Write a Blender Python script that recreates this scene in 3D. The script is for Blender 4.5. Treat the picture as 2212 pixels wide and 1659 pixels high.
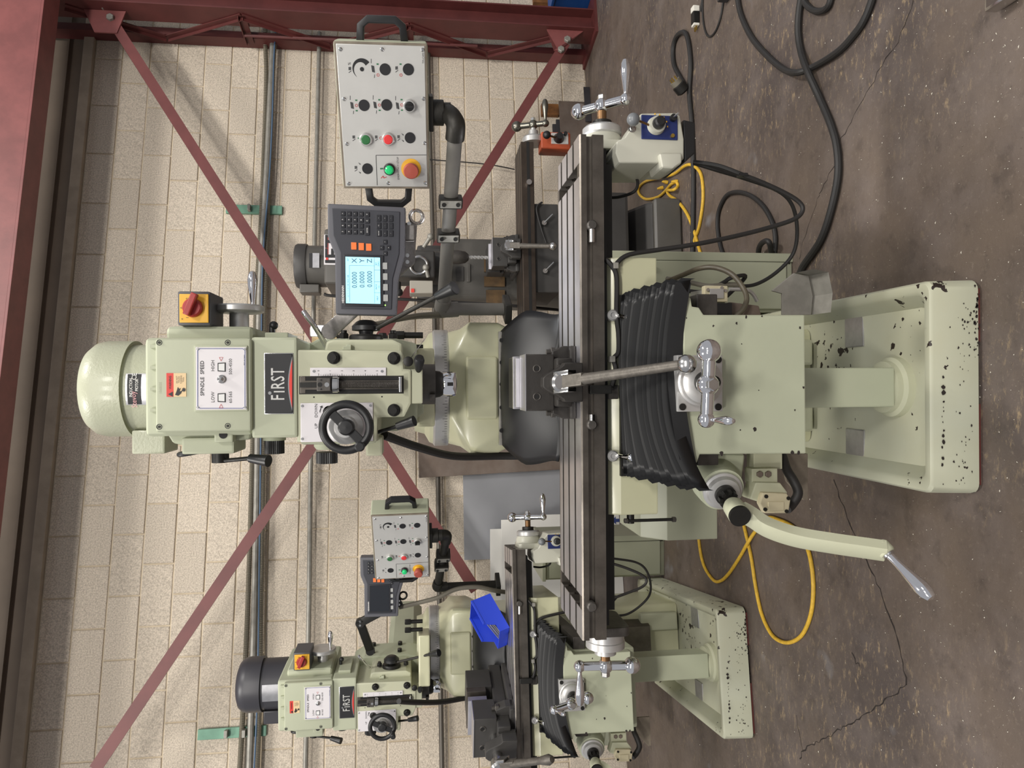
import bpy, bmesh, math, random
from mathutils import Vector, Matrix
random.seed(7)
RAD = math.radians
sc = bpy.context.scene
COL = sc.collection
for o in list(bpy.data.objects):
    bpy.data.objects.remove(o)

# ------------------------------------------------------------------ camera
# the photograph is stored on its side: world up points to the left of the frame
FPX, PITCH, ROLL, CAMH = 1600.0, RAD(7.3), 0.0065, 1.46
CAM = Vector((0, 0, CAMH))
_F = Vector((0, math.cos(PITCH), -math.sin(PITCH)))
_U0 = Vector((0, math.sin(PITCH), math.cos(PITCH)))
_R0 = Vector((1, 0, 0))
_U = _U0 * math.cos(ROLL) + _R0 * math.sin(ROLL)
_R = _R0 * math.cos(ROLL) - _U0 * math.sin(ROLL)
cd = bpy.data.cameras.new('camera')
cd.sensor_fit = 'HORIZONTAL'; cd.sensor_width = 36.0; cd.lens = 36.0 * FPX / 2212.0
cd.clip_start = 0.05; cd.clip_end = 60
cam = bpy.data.objects.new('camera', cd); COL.objects.link(cam)
xa, ya, za = -_U, _R, -_F
cam.matrix_world = Matrix(((xa.x, ya.x, za.x, CAM.x), (xa.y, ya.y, za.y, CAM.y), (xa.z, ya.z, za.z, CAM.z), (0, 0, 0, 1)))
sc.camera = cam

# ------------------------------------------------------------------ light
sc.view_settings.view_transform = 'Standard'
sc.view_settings.look = 'None'
sc.view_settings.gamma = 1.0
sc.view_settings.use_curve_mapping = False
sc.view_settings.exposure = 0.0
wd = bpy.data.worlds.new('workshop'); sc.world = wd; wd.use_nodes = True
bg = wd.node_tree.nodes['Background']
bg.inputs[0].default_value = (0.94, 0.95, 1.0, 1); bg.inputs[1].default_value = 0.42

def area(name, loc, target, sx, sy, power, color):
    l = bpy.data.lights.new(name, 'AREA'); l.shape = 'RECTANGLE'; l.size = sx; l.size_y = sy
    l.energy = power; l.color = color
    o = bpy.data.objects.new(name, l); COL.objects.link(o); o.location = loc
    d = Vector(target) - Vector(loc)
    o.rotation_euler = d.to_track_quat('-Z', 'Y').to_euler()
    return o
WARM = (1.0, 0.96, 0.90)
for lx, ly, lz, lw in ((-3.2, -6.0, 6.8, 280), (3.6, -6.0, 6.8, 310), (0.2, -6.6, 6.8, 240), (-2.4, 1.0, 7.2, 210), (3.0, 1.0, 7.2, 270)):
    area('high_bay_light', (lx, ly, lz), (lx * 0.5, 2.5, 0.8), 1.5, 0.7, lw, WARM)

# ------------------------------------------------------------------ photo-measure helpers (pixels of the 2212 x 1659 frame)
def ray(x, y):
    return _F + _R * ((1659 - y - 829.5) / FPX) - _U * ((x - 1106) / FPX)
def P(x, y, Y):
    d = ray(x, y); return CAM + d * (Y / d.y)
def PZ(x, y, Z):
    d = ray(x, y); return CAM + d * ((Z - CAMH) / d.z)
W_T = 0.22; W_A = math.atan(W_T); W_Y = 5.69
W_D = Vector((math.cos(W_A), math.sin(W_A), 0)); W_N = Vector((math.sin(W_A), -math.cos(W_A), 0))
W_O = Vector((0, W_Y, 0))
def PW(x, y, off=0.0):
    d = ray(x, y); o = W_O + W_N * off
    return CAM + d * ((o - CAM).dot(W_N) / d.dot(W_N))
def WL(p):
    """world point -> wall coordinates (along, out of the wall, up)"""
    v = p - W_O; return Vector((v.dot(W_D), v.dot(W_N), v.z))
def WW(s, off, z):
    return W_O + W_D * s + W_N * off + Vector((0, 0, z))

# ------------------------------------------------------------------ materials
def srgb(h):
    h = h.lstrip('#'); v = [int(h[i:i + 2], 16) / 255 for i in (0, 2, 4)]
    return tuple((c / 12.92 if c <= 0.04045 else ((c + 0.055) / 1.055) ** 2.4) for c in v) + (1,)
MATS = {}
def mat(name, col, rough=0.5, metal=0.0, noise=None, bump=None, chips=None, emit=None, rnd=0.0, coat=0.0, aniso=None, col2=None):
    """noise=(scale, amount[, col2]); bump=(scale, strength, detail); chips=(scale, threshold, colour)"""
    if name in MATS: return MATS[name]
    m = bpy.data.materials.new(name); m.use_nodes = True
    nt = m.node_tree; N = nt.nodes; L = nt.links
    b = N['Principled BSDF']; c = srgb(col)
    b.inputs['Base Color'].default_value = c; b.inputs['Roughness'].default_value = rough
    b.inputs['Metallic'].default_value = metal
    if coat: b.inputs['Coat Weight'].default_value = coat; b.inputs['Coat Roughness'].default_value = 0.12
    tc = N.new('ShaderNodeTexCoord'); out = None
    def nz(scale, detail=4, rg=0.6):
        n = N.new('ShaderNodeTexNoise'); n.inputs['Scale'].default_value = scale; n.inputs['Detail'].default_value = detail
        n.inputs['Roughness'].default_value = rg; L.new(tc.outputs['Object'], n.inputs['Vector']); return n
    def mix(fac, a, bcol):
        x = N.new('ShaderNodeMix'); x.data_type = 'RGBA'
        if isinstance(fac, float): x.inputs[0].default_value = fac
        else: L.new(fac, x.inputs[0])
        for s, v in ((x.inputs[6], a), (x.inputs[7], bcol)):
            if isinstance(v, tuple): s.default_value = v
            else: L.new(v, s)
        return x.outputs[2]
    def ramp(src, a, bb):
        r = N.new('ShaderNodeMapRange'); r.inputs[1].default_value = a; r.inputs[2].default_value = bb
        L.new(src, r.inputs[0]); return r.outputs[0]
    cur = c
    if noise:
        n = nz(noise[0], 6)
        c2 = srgb(noise[2]) if len(noise) > 2 else tuple(v * (1 - noise[1]) for v in c[:3]) + (1,)
        f = ramp(n.outputs[0], 0.35, 0.65)
        if len(noise) > 2:
            mm = N.new('ShaderNodeMath'); mm.operation = 'MULTIPLY'; mm.inputs[1].default_value = noise[1]
            L.new(f, mm.inputs[0]); f = mm.outputs[0]
        cur = mix(f, cur, c2)
    if rnd:
        oi = N.new('ShaderNodeObjectInfo'); r = N.new('ShaderNodeMapRange')
        r.inputs[3].default_value = 1 - rnd; r.inputs[4].default_value = 1 + rnd * 0.5
        L.new(oi.outputs['Random'], r.inputs[0])
        vm = N.new('ShaderNodeVectorMath'); vm.operation = 'SCALE'
        if isinstance(cur, tuple): vm.inputs[0].default_value = cur[:3]
        else: L.new(cur, vm.inputs[0])
        L.new(r.outputs[0], vm.inputs['Scale']); cur = vm.outputs[0]
    if chips:
        n1 = nz(chips[0], 3, 0.5); n2 = nz(chips[0] * 0.13, 2, 0.5)
        ad = N.new('ShaderNodeMath'); ad.operation = 'MULTIPLY_ADD'; ad.inputs[1].default_value = 0.5
        L.new(n2.outputs[0], ad.inputs[0]); L.new(n1.outputs[0], ad.inputs[2])
        f = ramp(ad.outputs[0], chips[1], chips[1] + 0.015)
        cur = mix(f, cur, srgb(chips[2]))
    if not isinstance(cur, tuple): L.new(cur, b.inputs['Base Color'])
    if bump:
        n = nz(bump[0], bump[2] if len(bump) > 2 else 5, 0.65)
        bp = N.new('ShaderNodeBump'); bp.inputs['Strength'].default_value = bump[1]; bp.inputs['Distance'].default_value = 0.004
        L.new(n.outputs[0], bp.inputs['Height']); L.new(bp.outputs[0], b.inputs['Normal'])
    if emit:
        b.inputs['Emission Color'].default_value = srgb(emit[0]); b.inputs['Emission Strength'].default_value = emit[1]
    MATS[name] = m; return m

PAINT = mat('sage_enamel', 'b1b59d', 0.62, noise=(2.5, 0.08), bump=(55, 0.05, 2))
PAINT_G = mat('sage_motor_gloss', 'b1b39c', 0.40, noise=(2.5, 0.08), bump=(130, 0.25, 2), coat=0.1)
PAINT_W = mat('sage_enamel_worn', 'b6b8a0', 0.58, noise=(3.0, 0.14, 'aaa07a'), bump=(40, 0.06, 2), chips=(42, 1.0, '241f1a'))
PAINT_B = mat('sage_enamel_battered', 'b6b8a4', 0.52, noise=(3.5, 0.25, 'a89f78'), bump=(30, 0.08, 2), chips=(34, 0.945, '2a201b'))
PAINT_LIT = mat('sage_enamel_lit', 'c3c2a2', 0.36, noise=(2.2, 0.12), chips=(60, 1.06, '3a2a20'), coat=0.15)  # same sage paint; its brighter, creamier lit tone is put into the colour
PAINT_C = mat('cabinet_enamel', 'a2a48f', 0.45, noise=(1.5, 0.10))
IRON = mat('dark_cast_iron', '5a5652', 0.5, 0.6, noise=(18, 0.35), bump=(90, 0.15, 3))
IRON2 = mat('oily_table_steel', '6f6962', 0.38, 0.8, noise=(14, 0.35), bump=(60, 0.03, 3))
GROUND = mat('ground_steel', 'd6d4d8', 0.30, 0.9, noise=(9, 0.18))
STEEL = mat('bright_steel', 'c9c8c6', 0.22, 1.0, noise=(20, 0.12))
BRUSH = mat('brushed_aluminium', 'c2c1bf', 0.38, 0.6, noise=(12, 0.1))
ZINC = mat('galvanised_steel', '95928a', 0.5, 0.35, noise=(20, 0.25))
CHROME = mat('chrome', 'e6e6e8', 0.07, 1.0)
PIPE = mat('grey_painted_pipe', '73706a', 0.62, 0.0, noise=(8, 0.2))
BLACKP = mat('black_plastic', '1b1b1c', 0.42)
BLACKM = mat('black_oxide', '2a2927', 0.45, 0.5, noise=(20, 0.2))
GUNM = mat('black_malleable_iron', '35332f', 0.5, 0.5, noise=(25, 0.3), bump=(120, 0.1, 2))
RUBBER = mat('black_rubber', '0b0b0d', 0.45, noise=(5, 0.2))
BELLOW = mat('black_way_cover', '09090a', 0.40)
CABLE = mat('black_cable', '232120', 0.6, noise=(30, 0.15))
GREYC = mat('grey_cable', '6f6a5e', 0.6)
YELLOW = mat('yellow_cord', 'd9ae35', 0.55, noise=(60, 0.25))
RED = mat('red_plastic', '9c2b28', 0.4)
REDB = mat('bright_red_button', 'd8393a', 0.35)
GREENB = mat('green_button', '2f6b3c', 0.35)
GREENL = mat('green_lamp_lens', '1fb56a', 0.2, emit=('1fb56a', 0.25))
ESTOP = mat('faded_red_mushroom', 'a04a3c', 0.45)
YELP = mat('yellow_plate', 'dfaa2c', 0.4)
WHITEP = mat('white_print_plate', 'd6d2d4', 0.4)
SILVP = mat('silver_face_plate', 'c9c8c4', 0.36, 0.25, noise=(4, 0.12))
INK = mat('black_ink', '17171a', 0.5)
INKR = mat('red_ink', 'b5322f', 0.5)
INKW = mat('white_ink', 'ece9e6', 0.5)
INKG = mat('green_ink', '2b6b45', 0.5)
INKB = mat('navy_ink', '3a4a80', 0.5)
REDST = mat('red_oxide_steel_lit', '804846', 0.5, noise=(6, 0.25), bump=(60, 0.06, 3))  # lit tone of the red oxide paint shared with the column
REDST2 = mat('red_brown_brace', '6b3836', 0.5, noise=(6, 0.2))
RUST = mat('rusty_steel', '7b6f66', 0.55, 0.4, noise=(7, 0.5, '5b4a3e'))
LEADG = mat('grey_sheet', '8f9094', 0.5, noise=(2.5, 0.10))
DARKPL = mat('dark_plate', '3f3d40', 0.55, 0.3, noise=(6, 0.3))
PARTICLE = mat('chip_board', 'a9773c', 0.7, noise=(14, 0.6, '5a3a1c'))
CARD = mat('white_cardboard', 'e2e0da', 0.65, noise=(5, 0.06))
GREENST = mat('green_strut', '6f9a84', 0.5, 0.2, noise=(8, 0.2))
DROG = mat('dark_grey_dro_shell', '55555b', 0.48)
DROF = mat('graphite_face', '35363d', 0.5)
DROK = mat('black_key', '17181f', 0.45)
DROL = mat('grey_key', 'a4a5a3', 0.5)
ORANGE = mat('orange_key', 'ee7a3a', 0.45)
ORANGEP = mat('orange_enamel', 'b5512f', 0.45, noise=(6, 0.25))
SCREEN = mat('lit_lcd', '9fdcf0', 0.25, emit=('a5e2f6', 0.75))
SCREENOFF = mat('dark_lcd', '22252b', 0.22)
ARMG = mat('silver_grey_arm', '8b8784', 0.42, 0.4, noise=(120, 0.2))
BLUEP = mat('navy_panel', '1d2a5e', 0.4)
BLUEBIN = mat('blue_bin_plastic', '2a44c4', 0.38)
BLUEBOX = mat('blue_box_plastic', '1f4f93', 0.4)
FEEDG = mat('feed_unit_enamel', 'bdbcae', 0.4, noise=(5, 0.08))
GREYB = mat('grey_ball', '6d7073', 0.35)
JETG = mat('dark_machine_grey', '56534e', 0.48, noise=(5, 0.2), chips=(22, 1.05, 'a09a8c'))
JETD = mat('charcoal_machine_paint', '413f3d', 0.5, noise=(5, 0.25))
BRONZE = mat('bronze_bush', '76583a', 0.4, 0.7)
BEIGE = mat('beige_limit_switch', 'c9bfa0', 0.5, noise=(10, 0.15))
DIRTY = mat('grimy_bracket', '857b6c', 0.6, noise=(12, 0.5, '3a3027'))
MOTORB = mat('black_motor_enamel', '36353a', 0.42)
TAN = mat('tan_label', 'dbbf92', 0.5)
REDL = mat('red_label', 'cf3a30', 0.5)
STAIN = mat('stainless_plate', 'bdbcbf', 0.3, 0.8, noise=(40, 0.15))
WOODT = mat('burnt_wood', '8a5a2c', 0.65, noise=(12, 0.7, '3b2412'))
LAMPW = mat('led_lamp', 'ffffff', 0.4, emit=('f4f8ff', 10.0))
GLASSG = mat('small_window', 'dcdcda', 0.2)
PLUGW = mat('white_plug', 'd9d6cc', 0.5)
BRASS = mat('brass_pin', 'b99b4e', 0.3, 0.9)
POLY = mat('clear_bag', 'd8ccc6', 0.25)
POLY.node_tree.nodes['Principled BSDF'].inputs['Transmission Weight'].default_value = 0.75
DARKIN = mat('dark_recess', '0e0d0c', 0.7)
REDCOL = mat('red_oxide_steel_shaded', '5a2a28', 0.5, noise=(6, 0.25), bump=(60, 0.06, 3))  # same paint as the beam, with its shaded tone put into the colour
WORNH = mat('worn_handle_steel', '6b665f', 0.5, 0.5, noise=(60, 0.3), bump=(150, 0.15, 2))
VISE = mat('vise_iron', '3d3a37', 0.48, 0.4, noise=(12, 0.3), bump=(70, 0.1, 3))
JTAB = mat('brown_oily_table', '4d433b', 0.42, 0.6, noise=(10, 0.35))
CHIP = mat('bare_iron_chip', '2a2320', 0.7)
UNDERC = mat('red_primer', '5a2a25', 0.6)

# ------------------------------------------------------------------ mesh builder
def frame(axis):
    a = Vector(axis).normalized()
    t = Vector((0, 0, 1)) if abs(a.z) < 0.9 else Vector((1, 0, 0))
    u = t.cross(a).normalized(); v = a.cross(u)
    return u, v, a
def smooth_path(pts, n=8):
    pts = [Vector(p) for p in pts]
    if len(pts) < 3: return pts
    out = []
    for i in range(len(pts) - 1):
        p0 = pts[max(i - 1, 0)]; p1 = pts[i]; p2 = pts[i + 1]; p3 = pts[min(i + 2, len(pts) - 1)]
        for k in range(n):
            t = k / n
            out.append(0.5 * ((2 * p1) + (p2 - p0) * t + (2 * p0 - 5 * p1 + 4 * p2 - p3) * t * t + (3 * p1 - p0 - 3 * p2 + p3) * t ** 3))
    out.append(pts[-1]); return out
class MB:
    def __init__(s): s.v = []; s.f = []
    def add(s, vs, fs):
        b = len(s.v); s.v += [Vector(v) for v in vs]; s.f += [tuple(i + b for i in f) for f in fs]; return s
    def box(s, x0, x1, y0, y1, z0, z1):
        return s.hexa([(x0, y0, z0), (x1, y0, z0), (x1, y1, z0), (x0, y1, z0), (x0, y0, z1), (x1, y0, z1), (x1, y1, z1), (x0, y1, z1)])
    def hexa(s, v):
        return s.add(v, [(3, 2, 1, 0), (4, 5, 6, 7), (0, 1, 5, 4), (1, 2, 6, 5), (2, 3, 7, 6), (3, 0, 4, 7)])
    def obox(s, c, ax, ay, az):
        """box from centre and three half-axis vectors"""
        c = Vector(c); ax, ay, az = Vector(ax), Vector(ay), Vector(az)
        return s.hexa([c + ax * i + ay * j + az * k for k in (-1, 1) for i, j in ((-1, -1), (1, -1), (1, 1), (-1, 1))])
    def prism(s, pts, axis, a, b):
        n = len(pts)
        def m(p, t):
            return {'x': (t, p[0], p[1]), 'y': (p[0], t, p[1]), 'z': (p[0], p[1], t)}[axis]
        return s.add([m(p, a) for p in pts] + [m(p, b) for p in pts],
                     [tuple(range(n))[::-1], tuple(range(n, 2 * n))] + [(i, (i + 1) % n, n + (i + 1) % n, n + i) for i in range(n)])
    def lathe(s, prof, org, axis, n=28):
        """prof: (radius, height along axis)"""
        u, v, a = frame(axis); org = Vector(org); vs = []; fs = []
        for r, h in prof:
            for k in range(n):
                t = 2 * math.pi * k / n
                vs.append(org + a * h + (u * math.cos(t) + v * math.sin(t)) * max(r, 1e-5))
        for i in range(len(prof) - 1):
            for k in range(n):
                k2 = (k + 1) % n
                fs.append((i * n + k, i * n + k2, (i + 1) * n + k2, (i + 1) * n + k))
        if prof[0][0] > 1e-4: fs.append(tuple(range(n))[::-1])
        if prof[-1][0] > 1e-4: fs.append(tuple(range((len(prof) - 1) * n, len(prof) * n)))
        return s.add(vs, fs)
    def cyl(s, p0, p1, r0, r1=None, n=24):
        p0, p1 = Vector(p0), Vector(p1); d = p1 - p0
        return s.lathe([(r0, 0), (r0 if r1 is None else r1, d.length)], p0, d, n)
    def ball(s, c, r, n=24, sq=(1, 1, 1)):
        m = n // 2
        b = len(s.v)
        s.lathe([(r * math.sin(math.pi * i / m), -r * math.cos(math.pi * i / m)) for i in range(m + 1)], (0, 0, 0), (0, 0, 1), n)
        for i in range(b, len(s.v)):
            q = s.v[i]; s.v[i] = Vector(c) + Vector((q.x * sq[0], q.y * sq[1], q.z * sq[2]))
        return s
    def tube(s, pts, r, n=10, sm=8, rad=None):
        pts = smooth_path(pts, sm) if sm else [Vector(p) for p in pts]
        vs = []; fs = []; u = None
        for i, p in enumerate(pts):
            d = (pts[min(i + 1, len(pts) - 1)] - pts[max(i - 1, 0)])
            d = d.normalized() if d.length > 1e-9 else Vector((0, 0, 1))
            if u is None: u, w, _ = frame(d)
            else:
                u = (u - d * u.dot(d)).normalized()
            w = d.cross(u); rr = r if rad is None else rad(i / max(1, len(pts) - 1))
            for k in range(n):
                t = 2 * math.pi * k / n; vs.append(p + (u * math.cos(t) + w * math.sin(t)) * rr)
        m = len(pts)
        for i in range(m - 1):
            for k in range(n):
                k2 = (k + 1) % n; fs.append((i * n + k, i * n + k2, (i + 1) * n + k2, (i + 1) * n + k))
        fs.append(tuple(range(n))[::-1]); fs.append(tuple(range((m - 1) * n, m * n)))
        return s.add(vs, fs)
    def sweep(s, pts, prof, up=(0, 0, 1), sm=8):
        """sweep a closed 2D profile (a along side, b along up) along a path"""
        pts = smooth_path(pts, sm) if sm else [Vector(p) for p in pts]
        up = Vector(up); n = len(prof); vs = []; fs = []
        for i, p in enumerate(pts):
            d = (pts[min(i + 1, len(pts) - 1)] - pts[max(i - 1, 0)]).normalized()
            sd = d.cross(up).normalized(); w = sd.cross(d)
            for a, b in prof: vs.append(p + sd * a + w * b)
        m = len(pts)
        for i in range(m - 1):
            for k in range(n):
                k2 = (k + 1) % n; fs.append((i * n + k, i * n + k2, (i + 1) * n + k2, (i + 1) * n + k))
        fs.append(tuple(range(n))[::-1]); fs.append(tuple(range((m - 1) * n, m * n)))
        return s.add(vs, fs)
    def torus(s, c, axis, R, r, n=36, m=12, sq=1.0):
        u, v, a = frame(axis); c = Vector(c); vs = []; fs = []
        for i in range(n):
            t = 2 * math.pi * i / n; e = u * math.cos(t) + v * math.sin(t)
            for k in range(m):
                q = 2 * math.pi * k / m; vs.append(c + e * (R + r * math.cos(q)) + a * (r * math.sin(q) * sq))
        for i in range(n):
            for k in range(m):
                fs.append((i * m + k, ((i + 1) % n) * m + k, ((i + 1) % n) * m + (k + 1) % m, i * m + (k + 1) % m))
        return s.add(vs, fs)
    def mesh(s, name, bevel=0.0, seg=2, ang=32):
        me = bpy.data.meshes.new(name)
        bm = bmesh.new()
        vv = [bm.verts.new(v) for v in s.v]
        for f in s.f:
            if len(set(f)) > 2:
                try: bm.faces.new([vv[i] for i in f])
                except ValueError: pass
        bmesh.ops.recalc_face_normals(bm, faces=bm.faces)
        if bevel:
            es = [e for e in bm.edges if len(e.link_faces) == 2 and e.calc_face_angle(0) > RAD(30)]
            bmesh.ops.bevel(bm, geom=es, offset=bevel, segments=seg, affect='EDGES', profile=0.6, clamp_overlap=True)
        bm.to_mesh(me); bm.free()
        for p in me.polygons: p.use_smooth = True
        me.set_sharp_from_angle(angle=RAD(min(ang, 16) if bevel else ang))
        return me
    def build(s, name, m, parent=None, bevel=0.0, seg=2, ang=32):
        me = s.mesh(name, bevel, seg, ang); me.materials.append(m)
        o = bpy.data.objects.new(name, me); COL.objects.link(o)
        if parent is not None: o.parent = parent
        return o
def thing(name, label, cat, loc=(0, 0, 0), rz=0.0, group=None):
    o = bpy.data.objects.new(name, None); COL.objects.link(o); o.location = loc; o.rotation_euler = (0, 0, rz)
    o.empty_display_size = 0.1
    return tag(o, label, cat, group)
def tag(o, label, cat, group=None, kind=None):
    o['label'] = label; o['category'] = cat
    if group: o['group'] = group
    if kind: o['kind'] = kind
    return o
def struct(o, label=None):
    o['kind'] = 'structure'
    if label: o['label'] = label
    return o
_TXT = {}
def text(s, size, m, parent, loc, x=(1, 0, 0), y=(0, 0, 1), align='CENTER', name='lettering', sx=1.0, bold=0.0):
    key = (s, align, bold)
    if key not in _TXT:
        cu = bpy.data.curves.new('lettering', 'FONT'); cu.body = s; cu.size = 1.0; cu.align_x = align; cu.align_y = 'CENTER'
        cu.extrude = 0.006; cu.resolution_u = 2; cu.offset = bold
        to = bpy.data.objects.new('tmp', cu)
        me = bpy.data.meshes.new_from_object(to); bpy.data.objects.remove(to); bpy.data.curves.remove(cu)
        _TXT[key] = me
    me = _TXT[key].copy(); me.materials.clear(); me.materials.append(m)
    o = bpy.data.objects.new(name, me); COL.objects.link(o); o.parent = parent
    X = Vector(x).normalized(); Y = Vector(y).normalized(); Z = X.cross(Y)
    M = Matrix(((X.x * size * sx, Y.x * size, Z.x * size, loc[0]), (X.y * size * sx, Y.y * size, Z.y * size, loc[1]), (X.z * size * sx, Y.z * size, Z.z * size, loc[2]), (0, 0, 0, 1)))
    o.matrix_local = M
    return o
def hexbolt(mb, c, axis, r, h):
    mb.lathe([(r, 0), (r, h * 0.85), (r * 0.85, h)], c, axis, 6)
HANDLE = [(0.0, 0), (0.0055, 0.001), (0.006, 0.012), (0.0075, 0.02), (0.0095, 0.035), (0.0125, 0.055), (0.0135, 0.068), (0.0115, 0.082), (0.007, 0.092), (0.0, 0.095)]
def ball_crank(parent, hub, axis, arm, ra=0.085, rb=0.085, hd=None, k=1.0, name='ball_crank', m=None, hk=1.0):
    """hub centre, shaft axis (outwards), arm direction towards the weight ball; the handle sits on the other end"""
    m = m or CHROME
    hub = Vector(hub); axis = Vector(axis).normalized(); arm = Vector(arm).normalized(); hd = Vector(hd or axis).normalized()
    b = MB(); b.cyl(hub - arm * rb, hub + arm * ra, 0.0115 * k, 0.0125 * k, 16).ball(hub, 0.020 * k, 20)
    o = b.build(name, m, parent)
    MB().ball(hub + arm * (ra + 0.012 * k), 0.022 * k, 24).build('weight_ball', m, o)
    e = hub - arm * rb
    MB().ball(e, 0.0155 * k, 20).build('handle_ball', m, o)
    MB().lathe([(r * k * hk, h * k * hk) for r, h in HANDLE], e + hd * 0.010 * k, hd, 18).build('crank_handle', m, o)
    c = MB(); hexbolt(c, hub + axis * 0.014 * k, axis, 0.012 * k, 0.014 * k); c.build('hub_nut', STEEL, o)
    return o

# ================================================================== SETTING
def floor_material():
    m = bpy.data.materials.new('stained_concrete_floor'); m.use_nodes = True
    nt = m.node_tree; N = nt.nodes; L = nt.links; b = N['Principled BSDF']
    tc = N.new('ShaderNodeTexCoord')
    def nz(scale, detail, sc3=(1, 1, 1), rot=0.0, rg=0.6):
        mp = N.new('ShaderNodeMapping'); mp.inputs['Scale'].default_value = sc3; mp.inputs['Rotation'].default_value = (0, 0, rot)
        L.new(tc.outputs['Object'], mp.inputs[0])
        n = N.new('ShaderNodeTexNoise'); n.inputs['Scale'].default_value = scale; n.inputs['Detail'].default_value = detail
        n.inputs['Roughness'].default_value = rg; L.new(mp.outputs[0], n.inputs['Vector']); return n.outputs[0]
    def rng(s, a, bb, lo=0.0, hi=1.0):
        r = N.new('ShaderNodeMapRange'); r.inputs[1].default_value = a; r.inputs[2].default_value = bb
        r.inputs[3].default_value = lo; r.inputs[4].default_value = hi; L.new(s, r.inputs[0]); return r.outputs[0]
    def mix(f, a, c):
        x = N.new('ShaderNodeMix'); x.data_type = 'RGBA'; L.new(f, x.inputs[0])
        for s, v in ((x.inputs[6], a), (x.inputs[7], c)):
            if isinstance(v, tuple): s.default_value = v
            else: L.new(v, s)
        return x.outputs[2]
    def mul(a, c):
        x = N.new('ShaderNodeMath'); x.operation = 'MULTIPLY'; L.new(a, x.inputs[0])
        if isinstance(c, float): x.inputs[1].default_value = c
        else: L.new(c, x.inputs[1])
        return x.outputs[0]
    c = mix(rng(nz(1.1, 5), 0.38, 0.62), srgb('64574c'), srgb('4c4340'))
    c = mix(rng(nz(4.5, 6), 0.45, 0.75, 0, 0.6), c, srgb('736862'))
    c = mix(rng(nz(11, 6), 0.55, 0.72, 0, 0.55), c, srgb('38302c'))
    scr = mul(rng(nz(16, 8, (1.0, 2.6, 1), 0.9, 0.8), 0.54, 0.66), rng(nz(1.1, 3), 0.47, 0.60))
    c = mix(mul(scr, 0.9), c, srgb('a58f6e'))
    c = mix(rng(nz(60, 6, rg=0.8), 0.56, 0.66, 0, 0.35), c, srgb('8d8072'))
    c = mix(rng(nz(45, 6, (1, 1, 1), 2.0, rg=0.8), 0.60, 0.70, 0, 0.6), c, srgb('2e2623'))
    c = mix(rng(nz(2.6, 3, (1, 1, 1), 1.0), 0.66, 0.74, 0, 0.5), c, srgb('8b8d92'))
    L.new(c, b.inputs['Base Color'])
    L.new(rng(nz(3.0, 5), 0.3, 0.7, 0.42, 0.72), b.inputs['Roughness'])
    bp = N.new('ShaderNodeBump'); bp.inputs['Strength'].default_value = 0.5; bp.inputs['Distance'].default_value = 0.004
    L.new(nz(26, 8, rg=0.7), bp.inputs['Height']); L.new(bp.outputs[0], b.inputs['Normal'])
    return m
FLOOR = floor_material()
def grid_floor():
    b = MB(); b.add([(-6, -4, 0), (7, -4, 0), (7, 9, 0), (-6, 9, 0)], [(0, 1, 2, 3)])
    o = b.build('floor', FLOOR); struct(o, 'brown grey stained concrete workshop floor'); return o
floor = grid_floor()
CRACK = mat('crack_shadow_dirt', '241d19', 0.9)
def crack(px, w=0.004, seed=1):
    rr = random.Random(seed); pts = [PZ(x, y, 0) for x, y in px]
    out = []
    for i in range(len(pts) - 1):
        k = max(3, int((pts[i + 1] - pts[i]).length / 0.02))
        for j in range(k): out.append(pts[i].lerp(pts[i + 1], j / k))
    out.append(pts[-1]); b = MB(); vs = []
    for i, p in enumerate(out):
        d = (out[min(i + 1, len(out) - 1)] - out[max(i - 1, 0)]).normalized(); n = Vector((-d.y, d.x, 0))
        j = rr.uniform(-1, 1) * 0.006; ww = w * rr.uniform(0.25, 1.3)
        vs += [p + n * (j + ww) + Vector((0, 0, 0.0008)), p + n * (j - ww) + Vector((0, 0, 0.0008))]
    b.add(vs, [(2 * i, 2 * i + 1, 2 * i + 3, 2 * i + 2) for i in range(len(out) - 1)])
    o = b.build('floor_crack', CRACK, floor); return o
crack([(1975, 0), (1940, 90), (1905, 140), (1880, 190), (1845, 250), (1812, 310), (1808, 345), (1770, 420)], 0.0016, 1)
crack([(1770, 420), (1735, 520), (1728, 560)], 0.001, 2)
crack([(1802, 1035), (1830, 1120), (1850, 1165), (1895, 1260), (1935, 1370), (1960, 1480)], 0.0026, 3)
crack([(1960, 1480), (1880, 1535), (1800, 1585), (1735, 1620), (1728, 1640)], 0.0022, 4)
crack([(1720, 1545), (1735, 1625)], 0.001, 6)
crack([(1840, 1410), (1850, 1432), (1858, 1440)], 0.002, 5)

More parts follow.
